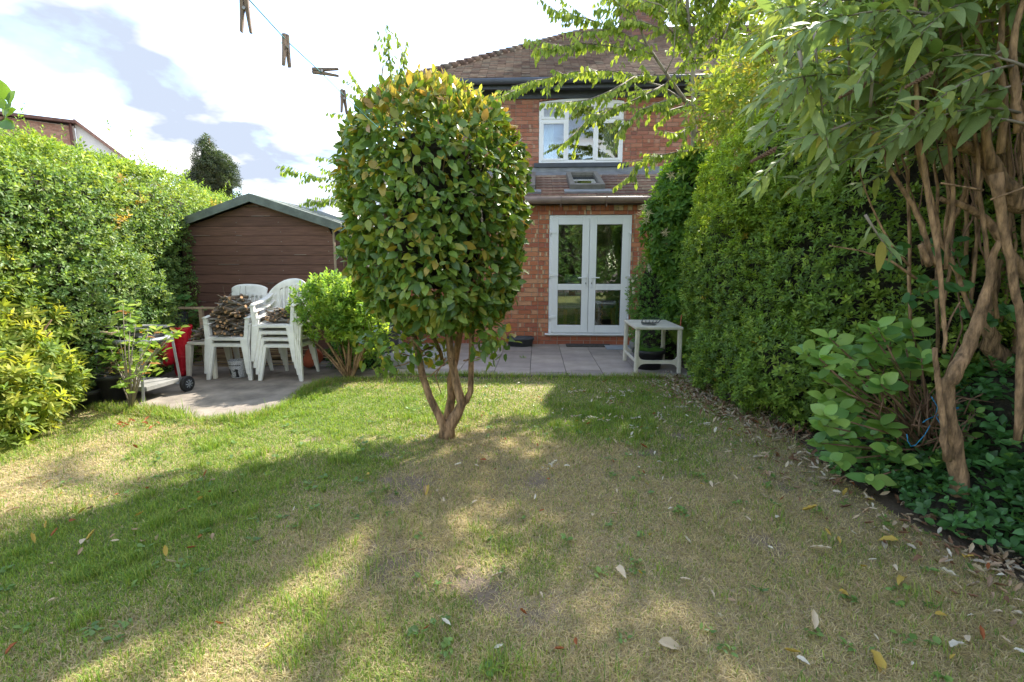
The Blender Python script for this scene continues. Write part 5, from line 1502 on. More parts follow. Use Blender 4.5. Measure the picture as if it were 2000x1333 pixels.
spr = [(L_([(1300, 146), (1250, 150), (1190, 138), (1120, 140), (1060, 155), (995, 182)], SY_(.3, .5, .7, .9, 1.1, 1.3)), 1.1),
       (L_([(1262, 90), (1200, 55), (1140, 35), (1095, 25), (1072, 18)], SY_(.5, .8, 1.0, 1.2, 1.3)), .8),
       (L_([(1275, 105), (1210, 92), (1140, 85), (1090, 90), (1048, 98)], SY_(.4, .7, .9, 1.2, 1.4)), 1.3),
       (L_([(1240, 150), (1190, 180), (1150, 195), (1110, 200), (1080, 212)], SY_(.6, .8, 1.0, 1.1, 1.2)), 1.0),
       (L_([(1300, 165), (1240, 195), (1190, 215), (1150, 232), (1112, 272)], SY_(.3, .6, .8, 1.0, 1.1)), 1.2),
       (L_([(1330, 190), (1290, 200), (1250, 215), (1225, 240), (1203, 262)], SY_(.1, .4, .6, .8, .9)), 1.1),
       (L_([(1345, 205), (1310, 215), (1280, 200), (1262, 215)], SY_(.1, .4, .5, .6)), 1.1),
       (L_([(1240, 30), (1210, 10), (1180, -15), (1150, -25)], SY_(.7, .9, 1.0, 1.1)), .9),
       (L_([(1300, 60), (1250, 40), (1215, 50), (1180, 60)], SY_(.4, .7, .8, 1.0)), 1.0),
       (L_([(1320, 40), (1290, 10), (1250, 0), (1200, -10)], SY_(.5, .6, .8, .9)), 1.0),
       (L_([(1352, 120), (1390, 100), (1430, 85), (1480, 95)], SY_(0, .1, .2, .3)), 1.6),
       (L_([(1354, 170), (1400, 150), (1450, 145), (1500, 150)], SY_(0, .2, .3, .4)), 1.8),
       (L_([(1356, 215), (1400, 190), (1440, 190), (1480, 200)], SY_(0, .2, .3, .3)), 1.6),
       (L_([(1350, 70), (1390, 40), (1440, 20), (1500, 15)], SY_(0, .1, .2, .3)), 1.8),
       (L_([(1348, 50), (1320, 20), (1290, -10), (1270, -30)], SY_(0, .1, .2, .3)), 1.4),
       (L_([(1400, 110), (1430, 60), (1460, 20), (1500, -20)], SY_(.2, .1, .2, .3)), 1.6),
       (L_([(1356, 240), (1330, 260), (1318, 262)], SY_(0, .2, .3)), 1.2),
       (L_([(1356, 262), (1400, 240), (1430, 232)], SY_(0, .2, .3)), 1.5),
       (L_([(1372, 290), (1330, 296), (1280, 305), (1240, 322), (1232, 345)], SY_(.1, .4, .6, .7, .8)), 1.3),
       (L_([(1300, 165), (1330, 130), (1350, 125)], SY_(.3, .4, .5)), 1.2)]
rc_ = random.Random(21)
for i in range(30):
    th = rc_.uniform(0, 6.28); z0 = rc_.uniform(3.9, 5.0); L0 = rc_.uniform(.7, 1.9)
    a = Vector((b0.x - .02, YT, z0)); e0 = a + Vector((math.cos(th) * L0, math.sin(th) * L0, rc_.uniform(.5, 1.3)))
    m_ = a.lerp(e0, .5) + Vector((0, 0, .15))
    if P(1000, -20, e0.y).z > e0.z or P(1000, 40, m_.y).z > m_.z: continue
    spr.append(([a, m_, e0, e0 + Vector((math.cos(th) * .35, math.sin(th) * .35, -.1))], 1.5))
ccols = [(.31, .41, .08), (.24, .34, .07), (.38, .46, .10), (.18, .27, .06)]
cherry(co2, 'young cherry tree with drooping bright leaves in front of the bedroom window', tl1, spr, ccols, 300, 5)
YL = 7.4; bx = P(742, 300, YL).x; co3 = (bx, YL, 0)
tl2 = [([(bx, YL, -.02), (bx, YL, 1.5), (bx + .03, YL, 3.0), (bx + .02, YL, 3.7), (bx + .1, YL, 4.2)], [.07, .06, .05, .025, .008])]
spr2 = [(L_([(742, 420), (700, 405), (660, 395), (610, 392)], YL), 1.2), (L_([(742, 380), (690, 365), (640, 350), (578, 338)], YL), 1.1), (L_([(742, 360), (700, 345), (660, 338), (640, 335)], YL), 1.2),
        (L_([(745, 200), (742, 195), (720, 190), (702, 172)], YL), 1.2), (L_([(750, 230), (765, 170), (762, 120), (757, 82)], YL), 1.6), (L_([(760, 200), (780, 150), (790, 120), (786, 100)], YL), 1.4),
        (L_([(740, 240), (720, 230), (690, 225)], YL), 1.0), (L_([(742, 330), (720, 320), (665, 318)], YL), 1.2)]
cherry(co3, 'second drooping-leaved tree, its branches showing either side behind the camellia', tl2, spr2, [(.22, .32, .07), (.17, .27, .06), (.28, .36, .09)], 120, 8)

# conifer --------------------------------------------------------------
cfo = (P(418, 350, 30).x, 30, 0)
cf = thing('conifer', cfo, 'dark distant conifer rising above the left hedge beside the shed roof', 'tree')
MB().tube([(cfo[0], 30, 0), (cfo[0], 30, 5), (cfo[0] - .1, 30, 9)], [.25, .18, .04], 8).build('trunk', M['bark_old'], cf, cfo)
dro = [sprig(10, 1, .22, 1.5, 1.2, s, .9, 2, curl=.5) for s in (31, 32)]
def cz(y): return P(400, y, 30).z
cbs = [blob((P(400, 300, 30).x, 30, cz(320)), (.62, .7, cz(278) - cz(320)), 2, 0, .3, 1.2, 81, 24, 18), blob((P(418, 300, 30).x, 30, cz(345)), (.95, .9, 1.5), 2, 0, .3, 1.2, 82, 24, 18),
       blob((P(440, 340, 30).x, 30, cz(355)), (.62, .6, 1.35), 2, 0, .3, 1.2, 83, 24, 18), blob((P(400, 370, 30).x, 30, cz(385)), (1.4, 1.2, 1.6), 2, 0, .3, 1.2, 84, 24, 18),
       blob((P(402, 272, 30).x, 30, cz(285)), (.25, .3, .5), 2, 0, .1, 2, 85, 14, 10)]
bush(cf, cbs, 2600, dro, (.12, .24), [(.045, .075, .04), (.055, .09, .045), (.07, .11, .05)], M['leaf'], out=.6, up=-.5, rnd=.4, depth=.1, inner=.35, seen=.1, shaggy=.15)

# tall shrub and buddleia on the right ------------------------------------------
ts = thing('tall_shrub', (3.0, 4.2, 0), 'tall light-leaved shrub rising above the right hedge against the sky', 'shrub')
tsb = [blob((2.15, 5.3, 3.0), (.55, .7, .40), 2, 0, .18, 2, 94), blob((2.6, 6.2, 3.25), (.7, .7, .5), 2, 0, .18, 2, 97), blob((2.85, 4.5, 3.05), (1.0, 1.1, .50), 2, 0, .22, 1.4, 91), blob((3.4, 3.3, 3.3), (1.2, .9, .7), 2, 0, .2, 1.4, 92), blob((2.25, 4.1, 3.25), (.65, .7, .40), 2, 0, .18, 2, 93)]
bush(ts, tsb, 3600, [sprig(6, 1, .36, 1.0, 1.2, s, 1.3, 3) for s in (41, 42)], (.06, .10), [(.27, .36, .07), (.21, .30, .065), (.35, .42, .09), (.36, .34, .09)], M['leaf'], out=.5, up=.3, rnd=.7, depth=.22, inner=0, seen=.7, shaggy=.12)
st = MB()
for i in range(34):
    th = random.uniform(0, 6.28); e0 = Vector((2.8 + 1.0 * math.cos(th), 4.1 + 1.0 * math.sin(th), random.uniform(2.8, 3.5))); s0 = Vector((3.1 + random.uniform(-.2, .2), 4.1, 0))
    st.tube([s0, s0.lerp(e0, .4) + Vector((0, 0, .5)), e0], [.025, .016, .004], 6)
st.build('stems', M['twig'], ts, (3.0, 4.2, 0))

YB = 2.6; bo_ = (G(1960, 900).x - .1, YB + .15, 0)
bd = thing('buddleia', bo_, 'large overhanging shrub with long grey-green leaves and thick bare twisted stems at upper right', 'shrub')
def stem(pts, rad, Y=YB, mt='bark', sides=9, nm_='stem', wob=.0, par=None):
    line = pxline(pts, Y); m = MB(); out = [line[0]]; rr_ = [rad[0] * .52 * YB / FPX]
    for i in range(1, len(line)):
        for q in (.33, .67, 1.0):
            p = line[i - 1].lerp(line[i], q)
            if wob: p += Vector((random.gauss(0, wob), random.gauss(0, wob), random.gauss(0, wob)))
            out.append(p); rr_.append((rad[i - 1] * (1 - q) + rad[i] * q) * .52 * YB / FPX)
    m.tube(out, rr_, sides); return m.build(nm_, M[mt], par or bd, bo_)
stem([(1880, 985), (1868, 900), (1856, 830), (1850, 760), (1858, 735), (1885, 690), (1905, 640), (1925, 590), (1938, 540), (1946, 470)], [32, 29, 24, 24, 25, 23, 21, 18, 15, 10], YB, 'bark', 12, wob=.005)
stem([(1850, 900), (1842, 840), (1832, 740), (1828, 680)], [14, 12, 9, 8], YB - .05, 'bark', 9, wob=.003)
stem([(2030, 830), (1990, 755), (1950, 690), (1925, 640), (1935, 570), (1950, 510)], [60, 50, 38, 26, 20, 14], YB + .45, 'bark_old', 14, wob=.010)
stem([(1990, 755), (1985, 700), (2000, 640), (2030, 600)], [40, 34, 30, 28], YB + .5, 'bark_old', 12, wob=.008)
stem([(2040, 590), (2000, 530), (1960, 475), (1925, 425), (1880, 400), (1838, 388)], [22, 18, 15, 13, 11, 8], YB + .1, 'bark', 10, wob=.003)
stem([(1988, 860), (1992, 760), (1994, 640), (1985, 580), (1968, 480), (1955, 410), (1945, 340)], [13, 12, 12, 13, 13, 14, 20], YB - .1, 'bark', 10, wob=.003)
stem([(2040, 420), (1990, 400), (1960, 370), (1940, 330), (1915, 295), (1880, 285), (1850, 250), (1830, 170), (1812, 60), (1800, -60)], [26, 28, 30, 28, 26, 18, 15, 12, 10, 7], YB + .05, 'bark_old', 12, wob=.006)
stem([(1935, 330), (1925, 250), (1918, 150), (1905, 20), (1890, -120)], [16, 13, 11, 9, 6], YB, 'bark', 9, wob=.004)
stem([(1955, 300), (1962, 230), (1950, 120), (1960, 0), (1985, -120)], [12, 10, 9, 7, 5], YB - .1, 'bark', 9, wob=.004)
stem([(1990, 260), (1980, 180), (1985, 60), (2010, -60)], [14, 12, 9, 6], YB - .2, 'bark', 9, wob=.004)
stem([(2060, 330), (2010, 250), (1985, 170), (1960, 60), (1930, -80)], [16, 14, 10, 8, 5], YB + .2, 'bark', 9, wob=.004)
stem([(1900, 620), (1870, 540), (1840, 470), (1800, 330), (1780, 220), (1765, 80), (1750, -80)], [7, 8, 9, 8, 7, 5, 4], YB + .1, 'bark', 8, wob=.003)
stem([(1845, 690), (1846, 660), (1838, 560), (1830, 480), (1812, 370), (1795, 270), (1785, 130), (1790, -40)], [5, 6, 7, 8, 8, 7, 6, 4], YB - .15, 'bark', 8, wob=.002)
stem([(1845, 655), (1858, 620), (1875, 590)], [4, 3, 2], YB - .15, 'bark', 7)
stem([(1830, 520), (1815, 490), (1800, 440), (1770, 380), (1735, 320), (1700, 250)], [9, 8, 8, 7, 6, 4], YB, 'bark', 8, wob=.004)
stem([(1815, 520), (1798, 478)], [11, 10], YB - .02, 'bark', 9)
stem([(1850, 455), (1880, 395), (1885, 350), (1870, 310)], [7, 7, 6, 5], YB + .2, 'bark', 8, wob=.004)
stem([(1775, 520), (1735, 470), (1700, 400), (1680, 330)], [4, 4, 3, 2], YB + .1, 'bark', 7, wob=.003)
stem([(1905, 400), (1915, 360), (1930, 300), (1950, 210)], [8, 7, 6, 4], YB + .25, 'bark', 8, wob=.004)
stem([(1838, 358), (1880, 365), (1920, 372)], [3, 3, 4], YB - .2, 'bark', 6)
stem([(1935, 390), (1980, 375), (2030, 355)], [3, 4, 5], YB - .2, 'bark', 6)
stem([(1620, 480), (1680, 490), (1740, 510), (1790, 545)], [2, 3, 4, 5], YB + .05, 'bark', 6)
for i in range(15):
    x = random.uniform(1750, 2010); yb = random.uniform(480, 700)
    stem([(x + random.uniform(-15, 45), yb), (x + random.uniform(-8, 20), yb - 150), (x, yb - 320), (x - random.uniform(10, 50), yb - 560)], [7, 7, 6, 3], YB + random.uniform(.0, .6), 'bark', 7, wob=.004)
for i in range(22):
    x = random.uniform(1740, 1990); y = random.uniform(180, 520)
    stem([(x, y), (x + random.uniform(-30, 30), y - 80), (x + random.uniform(-60, 30), y - random.uniform(160, 300))], [4, 3, 2], YB + random.uniform(0, .5), 'twig', 6, 'twig', wob=.006)
# leafy arching shoots
shoots = []; r = random.Random(4)
for i in range(84):
    x0 = r.uniform(1720, 2040) if i < 62 else r.uniform(1580, 1760); y0 = r.uniform(-60, 260); Y0 = YB + r.uniform(-.3, .7)
    x1 = x0 - r.uniform(80, 330); y1 = y0 + r.uniform(-60, 200); Y1 = Y0 + r.uniform(-.5, .3)
    if i % 4 == 0: x1 = x0 + r.uniform(-80, 80); y1 = y0 - r.uniform(120, 240)
    x1 = max(x1, 1440 + r.uniform(0, 70)); y1 = min(y1, 370 if x1 < 1690 else 265)
    p0, p2 = P(x0, y0, Y0), P(x1, y1, max(1.75, Y1)); pm = p0.lerp(p2, .5) + Vector((0, 0, .12)); shoots.append((p0, pm, p2))
for (a_, b_, c_) in (((1560, 100), (1575, 190), (1600, 250)), ((1590, 60), (1600, 200), (1625, 330)), ((1660, 240), (1610, 262), (1540, 275)), ((1690, 420), (1720, 470), (1745, 500))):
    shoots.append(tuple(P(x, y, 2.35) for x, y in (a_, b_, c_)))
sm = MB(); pts, ax, nm, sc = [], [], [], []
for a, b, c_ in shoots:
    cur = [(a * (1 - t) ** 2 + b * 2 * t * (1 - t) + c_ * t * t) for t in [k / 8 for k in range(9)]]
    sm.tube(cur, [.007 - .0055 * k / 8 for k in range(9)], 5)
    L = sum((cur[i + 1] - cur[i]).length for i in range(8)); n = max(5, int(L / .042))
    for q in range(n):
        t = .12 + .88 * (q + .5) / n; i = min(7, int(t * 8)); p = cur[i].lerp(cur[i + 1], t * 8 - i); d = (cur[i + 1] - cur[i]).normalized()
        s1 = d.cross(Vector((0, 0, 1))).normalized(); s1 = s1 if q % 2 else s1.cross(d).normalized()
        for sg in (-1, 1):
            pts.append(p); ax.append(d * r.uniform(.4, 1.0) + s1 * sg * r.uniform(.5, 1.0) + Vector((-.25, -.1, r.uniform(-.45, .25)))); nm.append(Vector((r.gauss(0, .4), r.gauss(-.45, .4), 1))); sc.append(r.choice([r.uniform(.06, .11), r.uniform(.08, .13), r.uniform(.11, .18)]) * (1.15 - .35 * t))
sm.build('shoots', M['bark_cherry'], bd, bo_)
arr = lambda q: np.array([list(v) for v in q])
bl = [leaf(1, .29, 6, .14, c_, wide=.40, wav=.0) for c_ in (.10, .25, .40)]
grow(bd, bl, arr(pts), arr(ax), arr(nm), np.array(sc), [(.29, .38, .18), (.24, .34, .15), (.34, .42, .19), (.36, .42, .12), (.46, .40, .11)], M['leaf_grey'], 300, w=[4, 4, 3, 2, .3])
# filler leaves higher up, closing the canopy
fb_ = [blob((2.75, 2.75, 3.05), (1.15, .95, .62), 2.2, 0, .2, 1.6, 95), blob((3.3, 2.0, 2.9), (.9, 1.2, .8), 2.2, 0, .2, 1.6, 96)]
pN = [sample(V_, T_, 1700, .8) for V_, T_ in fb_]; p_ = np.vstack([q[0] for q in pN]); n_ = np.vstack([q[1] for q in pN]); k = len(p_)
p_ = p_ - n_ * rng.exponential(.25, k)[:, None]
grow(bd, [sprig(6, 1, .28, 1.0, 1.0, s, 1.1, 3, curl=.2) for s in (51, 52)], p_, n_ * .4 + np.array([-.3, 0, -.1]) + rng.normal(0, .7, (k, 3)), np.array([0, 0, 1.]) + rng.normal(0, .5, (k, 3)), rng.uniform(.07, .13, k), [(.18, .27, .10), (.22, .31, .09), (.27, .33, .08)], M['leaf_grey'], name='upper_foliage')
fp = pxline([(1515, 292), (1820, 145), (1690, 165)], 2.2)
for i, q in enumerate(fp):
    m = MB()
    for j in range(90):
        t = j / 90; th = j * 2.4; c_ = q + Vector((-.10 * t, .0, -.05 * t)); rr_ = .014 * (1 - .5 * t)
        d = Vector((0, math.cos(th), math.sin(th))); m.tube([c_, c_ + d * rr_], [.004, .002], 4)
    m.build('seed_head', M['twig'], bd, bo_)

# hydrangea --------------------------------------------------------------
hyo = (G(1835, 940).x, G(1835, 940).y, 0); YH = hyo[1]
hy = thing('hydrangea', hyo, 'hydrangea with broad fresh green leaves and tangled dry stems tied with blue twine', 'shrub')
r = random.Random(9); sm = MB(); pts, ax, nm, sc = [], [], [], []
tips = [(1570, 690), (1600, 700), (1620, 660), (1650, 690), (1640, 740), (1680, 720), (1700, 650), (1715, 640), (1735, 655), (1740, 700), (1770, 680), (1790, 690), (1700, 700), (1660, 770), (1720, 750), (1600, 740), (1685, 690), (1755, 720), (1665, 720), (1800, 700),
        (1600, 830), (1590, 865), (1640, 850), (1620, 900), (1660, 880), (1690, 900), (1700, 850), (1730, 880), (1740, 930), (1660, 830), (1640, 800), (1760, 900), (1690, 940), (1720, 830), (1610, 810), (1610, 780), (1860, 700), (1780, 640)]
for (x, y) in tips:
    Yq = YH + r.uniform(-.35, .05); e0 = P(x, y, Yq); s0 = Vector(hyo) + Vector((r.uniform(-.12, .12), r.uniform(-.1, .1), 0))
    md = s0.lerp(e0, .5) + Vector((r.uniform(-.04, .04), 0, .10)); sm.tube([s0, s0.lerp(md, .5) + Vector((0, 0, .04)), md, e0], [.009, .008, .006, .004], 6)
    d = (e0 - md).normalized()
    for lv in range(4):
        for sg in (0, 1):
            th = lv * 1.57 + sg * math.pi + r.uniform(-.3, .3); sd2 = Vector((math.cos(th), math.sin(th), 0))
            pts.append(e0 - d * .028 * lv); ax.append(sd2 * (.9) + Vector((0, 0, .55 - .22 * lv)) + d * .4 + Vector((r.gauss(0, .12), r.gauss(0, .12), 0))); nm.append(Vector((r.gauss(-.1, .5), r.gauss(-.6, .5), 1))); sc.append(r.choice([.06, .085, .10]) + .010 * lv)
sm.build('stems', M['twig'], hy, hyo)
hl = [leaf(1, .68, 5, .10, c_, wide=.48, wav=.008) for c_ in (.15, .28)]
grow(hy, hl, arr(pts), arr(ax), arr(nm), np.array(sc), [(.24, .42, .10), (.20, .37, .09), (.30, .47, .12), (.14, .30, .09)], M['leaf'], 300)
dry = MB()
for i in range(64):
    x = r.gauss(1822, 34); y = r.uniform(790, 900); L = r.uniform(40, 110); a = r.gauss(-1.5, .7); Yq = YH - .15 + r.gauss(0, .08)
    p0 = P(x, y, Yq); p1 = P(x + L * .5 * math.cos(a) + r.gauss(0, 5), y + L * .5 * math.sin(a), Yq - .02); p2 = P(x + L * math.cos(a + .3), y + L * math.sin(a + .3), Yq + r.gauss(0, .04))
    dry.tube([p0, p1, p2], [.005, .004, .0022], 5)
for (a_, b_, c_) in (((1655, 770), (1740, 800), (1800, 850)), ((1690, 800), (1750, 830), (1800, 880)), ((1850, 870), (1880, 840), (1900, 800)), ((1825, 880), (1870, 895), (1905, 800)), ((1780, 830), (1850, 840), (1890, 850))):
    dry.tube([P(*q, YH - .2) for q in (a_, b_, c_)], [.006, .005, .003], 6)
dry.build('dry_stems', M['twig'], hy, hyo)
tw = MB(); kp_ = (1827, 813)
YW = YH - .33
for line in (((1827, 813), (1850, 800), (1873, 796)), ((1827, 813), (1852, 806), (1872, 798)), ((1827, 813), (1850, 850), (1867, 876)), ((1827, 813), (1806, 850), (1788, 870), (1779, 872), (1773, 862), (1771, 848)), ((1827, 813), (1831, 795), (1819, 775)), ((1827, 813), (1810, 820), (1802, 826))):
    tw.tube([P(x, y, YW) for x, y in line], .0024, 5)
o = blob(tuple(P(1827, 813, YW)), (.006, .005, .006), lump=.001, nu=10, nv=6)
tw.add([tuple(v) for v in o[0]], [tuple(t) for t in o[1]], 0, True)
kq = P(1827, 813, YW)
tag(tw.build('blue_twine', M['twine'], None, tuple(kq)), 'bright blue twine knotted round the dry hydrangea stems', 'twine')

# ground cover bottom right -----------------------------------------------------
tri = [sprig(3, 1, .55, 1.35, .05, s, 1.0, 3, curl=.12) for s in (1, 2)] + [sprig(5, 1, .6, 1.2, .5, 3, 1.1, 3)]
gb = [blob((2.45, 2.55, .0), (.40, .7, .14), 2.2, 0, .05, 3, 105), blob((2.78, 2.62, .0), (.66, .62, .30), 2.2, 0, .08, 3, 101), blob((2.62, 3.15, .0), (.62, .5, .34), 2.2, 0, .08, 3, 102), blob((2.95, 2.15, .02), (.72, .62, .34), 2.2, 0, .08, 3, 103), blob((3.0, 2.9, .2), (.5, .6, .6), 2.2, 0, .1, 3, 104)]
gc = thing('ivy_bed', (2.8, 2.6, 0), 'mound of dark green ivy-like ground cover in the bottom right corner', 'plant')
bush(gc, gb, 3600, tri, (.045, .075), [(.08, .21, .065), (.10, .25, .075), (.065, .16, .055), (.16, .30, .06)], M['leaf'], out=.35, up=.6, rnd=.5, depth=.03, n_single=200, seen=.6, inner=.06, nup=1.2, nout=.4, w=[3, 3, 2, .6])
# climber with round leaves in the dark hollow
cl_o = (P(1860, 700, 2.9).x, 3.1, 0); clb = thing('round_leaved_climber', cl_o, 'climber with round dark leaves between the bare stems at right', 'climber')
pts, ax, nm, sc = [], [], [], []; sm = MB()
for (x0, y0, x1, y1) in ((1860, 470, 1900, 600), (1800, 540, 1870, 560), (1840, 560, 1760, 590), (1870, 600, 1960, 610), (1760, 480, 1720, 520), (1900, 640, 1980, 600), (1810, 470, 1860, 520)):
    a, b = P(x0, y0, 2.75), P(x1, y1, 2.7); sm.tube([a, b], [.003, .002], 5)
    for q in range(9):
        p = a.lerp(b, q / 8); pts.append(p); ax.append(Vector((r.gauss(0, .7), -.4, r.gauss(-.2, .5)))); nm.append(Vector((r.gauss(0, .3), -.7, .7))); sc.append(r.uniform(.04, .085))
sm.tube([Vector(cl_o), P(1880, 640, 2.8), P(1860, 480, 2.75)], [.006, .005, .003], 5)
sm.build('stems', M['twig'], clb, cl_o)
grow(clb, [leaf(1, .85, 4, .08, .1, wide=.5)], arr(pts), arr(ax), arr(nm), np.array(sc), [(.06, .17, .06), (.09, .22, .07)], M['leaf'], 70)

# little shrub right of the chairs ------------------------------------------------
go = G(684, 740); go = (go.x, go.y, 0); gs = thing('green_shrub', go, 'fresh green open-stemmed shrub between the chair stacks and the camellia', 'shrub')
c0 = P(655, 605, 5.75)
gsb = [blob((c0.x + .25, 5.9, .38), (.28, .2, .18), 2, 0, .08, 3, 113), blob((c0.x + .02, 5.75, c0.z - .01), (.48, .40, .35), 2.2, 0, .10, 2.6, 111), blob((c0.x + .28, 5.7, c0.z - .05), (.33, .3, .3), 2, 0, .08, 3, 112)]
bush(gs, gsb, 1250, [sprig(7, 1, .42, .95, 1.1, s, 1.5, 3) for s in (61, 62)], (.055, .085), [(.19, .31, .07), (.15, .26, .07), (.28, .38, .08)], M['leaf_soft'], out=.5, up=.8, rnd=.4, depth=.10, n_single=60, seen=.5, inner=0)
st = MB()
for i in range(22):
    x1 = random.uniform(575, 760); y1 = random.uniform(585, 650); e0 = P(x1, y1, 5.85 + random.uniform(-.3, .25)); s0 = Vector(go) + Vector((random.uniform(-.04, .04), random.uniform(-.03, .03), 0))
    st.tube([s0, s0.lerp(e0, .35) + Vector((0, 0, .03 if i % 2 else .0)), e0], [.014, .010, .004], 6)
st.build('stems', M['bark'], gs, go)

# small leafy plant in front of the trolley -------------------------------------
ao = G(256, 803); ao = (ao.x, ao.y, 0); ac = thing('young_shrub', ao, 'small bright shrub with orange-tinged leaves in front of the metal trolley', 'shrub')
r = random.Random(3); sm = MB(); pts, ax, nm, sc = [], [], [], []
ends = [(240, 595), (255, 600), (230, 640), (265, 635), (225, 665), (290, 650), (310, 640), (335, 650), (220, 700), (250, 690), (280, 690), (300, 700), (240, 715), (270, 720), (345, 645), (215, 680), (260, 665), (245, 615), (285, 670), (310, 675), (235, 745)]
for (x, y) in ends:
    e0 = P(x, y, ao[1] + r.uniform(-.15, .3)); s0 = Vector(ao); md = Vector((s0.x + (e0.x - s0.x) * .3, s0.y + (e0.y - s0.y) * .4, e0.z * .55)); sm.tube([s0, md, e0], [.008, .005, .002], 6)
    for q in range(15):
        th = r.uniform(0, 6.28); pts.append((e0 if q < 9 else md.lerp(e0, r.uniform(.1, .95))) + Vector((r.gauss(0, .035), r.gauss(0, .035), r.gauss(-.02, .035)))); ax.append(Vector((math.cos(th), math.sin(th), r.uniform(-.1, .8)))); nm.append(Vector((r.gauss(0, .5), -.7, 1))); sc.append(r.uniform(.06, .10))
sm.build('stems', M['bark_cherry'], ac, ao)
grow(ac, [leaf(1, .42, 4, .14, c_, wide=.45) for c_ in (.1, .3)], arr(pts), arr(ax), arr(nm), np.array(sc), [(.24, .38, .06), (.18, .31, .05), (.32, .42, .07), (.45, .22, .07)], M['leaf_soft'], 300, w=[4, 3, 3, .7])

# big palmate leaves beside the shed -----------------------------------------------
def palmate():
    V = [(0, 0, 0)]; n = 20; T = []
    for i in range(n + 1):
        a = R(-160 + 320 * i / n) ; rr_ = .62 + .38 * abs(math.cos(a * 2.5)) if True else 1
        rr_ *= (1.0 - .35 * abs(a) / R(160)); V.append((math.sin(a) * rr_, .35 + math.cos(a) * rr_ * .9, -.12 * rr_ * rr_ + .06 * math.cos(a * 5)))
    V[0] = (0, .3, .05)
    for i in range(n): T.append((0, i + 2, i + 1))
    return np.array(V, float), np.array(T), np.ones(len(V))
vo = (P(365, 690, 6.3).x, 6.35, 0); vi = thing('broad_leaved_plant', vo, 'plant with big lobed dark green leaves at the left front corner of the shed', 'plant')
pts, ax, nm, sc = [], [], [], []; sm = MB()
for (x, y) in ((330, 590), (345, 575), (362, 578), (350, 600), (375, 592), (390, 600), (340, 612), (366, 612), (320, 605), (384, 612), (356, 590), (400, 605), (330, 575), (345, 618)):
    p = P(x, y, 6.25 + r.uniform(-.1, .1)); sm.tube([Vector(vo), Vector((vo[0], 6.3, .6)), p], [.008, .006, .003], 6)
    pts.append(p); ax.append(Vector((r.gauss(0, .5), -.7, -.35 + r.gauss(0, .2)))); nm.append(Vector((0, -.5, 1))); sc.append(r.uniform(.065, .10))
sm.build('stems', M['twig'], vi, vo)
grow(vi, [palmate()], arr(pts), arr(ax), arr(nm), np.array(sc), [(.09, .22, .06), (.12, .27, .07)], M['leaf'], 20)

# ferns -----------------------------------------------------------------
def fern(o, label, fronds, col, sc_=1.0):
    t = thing('fern', o, label, 'fern')
    for (az, L, rise, droop) in fronds:
        m = MB(); cur = []; n = 22
        for i in range(n + 1):
            u = i / n; cur.append(Vector((o[0] + math.cos(az) * L * .55 * u * (1 + .5 * u * droop), o[1] + math.sin(az) * L * .55 * u, o[2] + rise * L * u - droop * L * u * u * .5)))
        m.tube(cur, [.003 * (1 - .7 * i / n) for i in range(n + 1)], 4, tint=col)
        for i in range(3, n):
            d = (cur[i + 1] - cur[i]).normalized(); s1 = d.cross(Vector((math.cos(az + 1.5), math.sin(az + 1.5), 0))); s1 = Vector((-math.sin(az), math.cos(az), 0)) if abs(math.cos(az)) < .5 else d.cross(Vector((0, 1, 0))).normalized()
            w = L * .22 * math.sin(math.pi * (i / n) ** .7) + .008
            for sg in (-1, 1):
                a = cur[i]; b = a + s1 * sg * w + d * w * .35 + Vector((0, -.01, -.02 * w)); q = d * (L * .018)
                m.add([a - q, a + q, b], [(0, 1, 2)], 0, False, col)
        m.build('frond', M['leaf_soft'], t, o)
fo = P(1340, 690, 6.5); fern((fo.x, 6.5, .25), 'pale green upright fern beside the right end of the patio table', [(R(100), .50, .95, .15), (R(60), .45, .9, .3), (R(150), .40, .8, .4), (R(20), .42, .75, .5), (R(-60), .35, .6, .5)], (.26, .38, .08))
fern((1.46, 6.36, .20), 'small fern growing in the black pot under the table', [(R(a), .30, .55, .8) for a in (10, 70, 130, 200, 260, 320)], (.12, .28, .06))
# low greenery at the foot of the hedge and behind the table
lg = thing('low_greenery', (2.0, 6.6, 0), 'low mixed greenery between patio table and hedge foot', 'plant')
lgb = [blob((2.22, 6.25, .15), (.24, .5, .35), 2, 0, .08, 3, 121), blob((1.95, 7.2, .25), (.45, .35, .35), 2, 0, .08, 3, 122), blob((2.12, 5.72, .03), (.26, .22, .18), 2, 0, .05, 3, 123)]
bush(lg, lgb, 1400, small + tri, (.03, .055), [(.12, .27, .05), (.16, .30, .06), (.09, .20, .05)], M['leaf'], depth=.04, seen=.5, inner=.06)
lg2 = thing('low_greenery', (-2.6, 6.2, 0), 'low green plants in the shade between the chairs and the dark planter', 'plant')
bush(lg2, [blob((-2.42, 6.3, .10), (.34, .25, .25), 2, 0, .06, 3, 131)], 420, small, (.035, .06), [(.07, .18, .05), (.10, .24, .06)], M['leaf'], depth=.04, seen=.6, inner=.05)
# weeds in the patio joints
for (x, y, lab) in ((1143, 671, 'small weed growing at the wall foot under the door sill'), (1187, 672, 'tiny weed right of the doormat'), (1107, 733, 'tuft of grass in a slab joint near the lawn edge'), (1021, 700, 'sprig of weed in the paving near the dark planter')):
    p = G(x, y, .016); w_ = thing('weed', (p.x, p.y, .016), lab, 'weed'); k = 14
    grow(w_, [leaf(1, .2, 3, .1, .3)], np.tile([[p.x, p.y, .016]], (k, 1)) + rng.normal(0, .02, (k, 3)) * [1, .5, 0], np.array([0, 0, .8]) + rng.normal(0, .5, (k, 3)), rng.normal(0, 1, (k, 3)), rng.uniform(.03, .055, k), [(.16, .30, .05), (.22, .36, .06)], M['leaf'], 0, name='leaves')

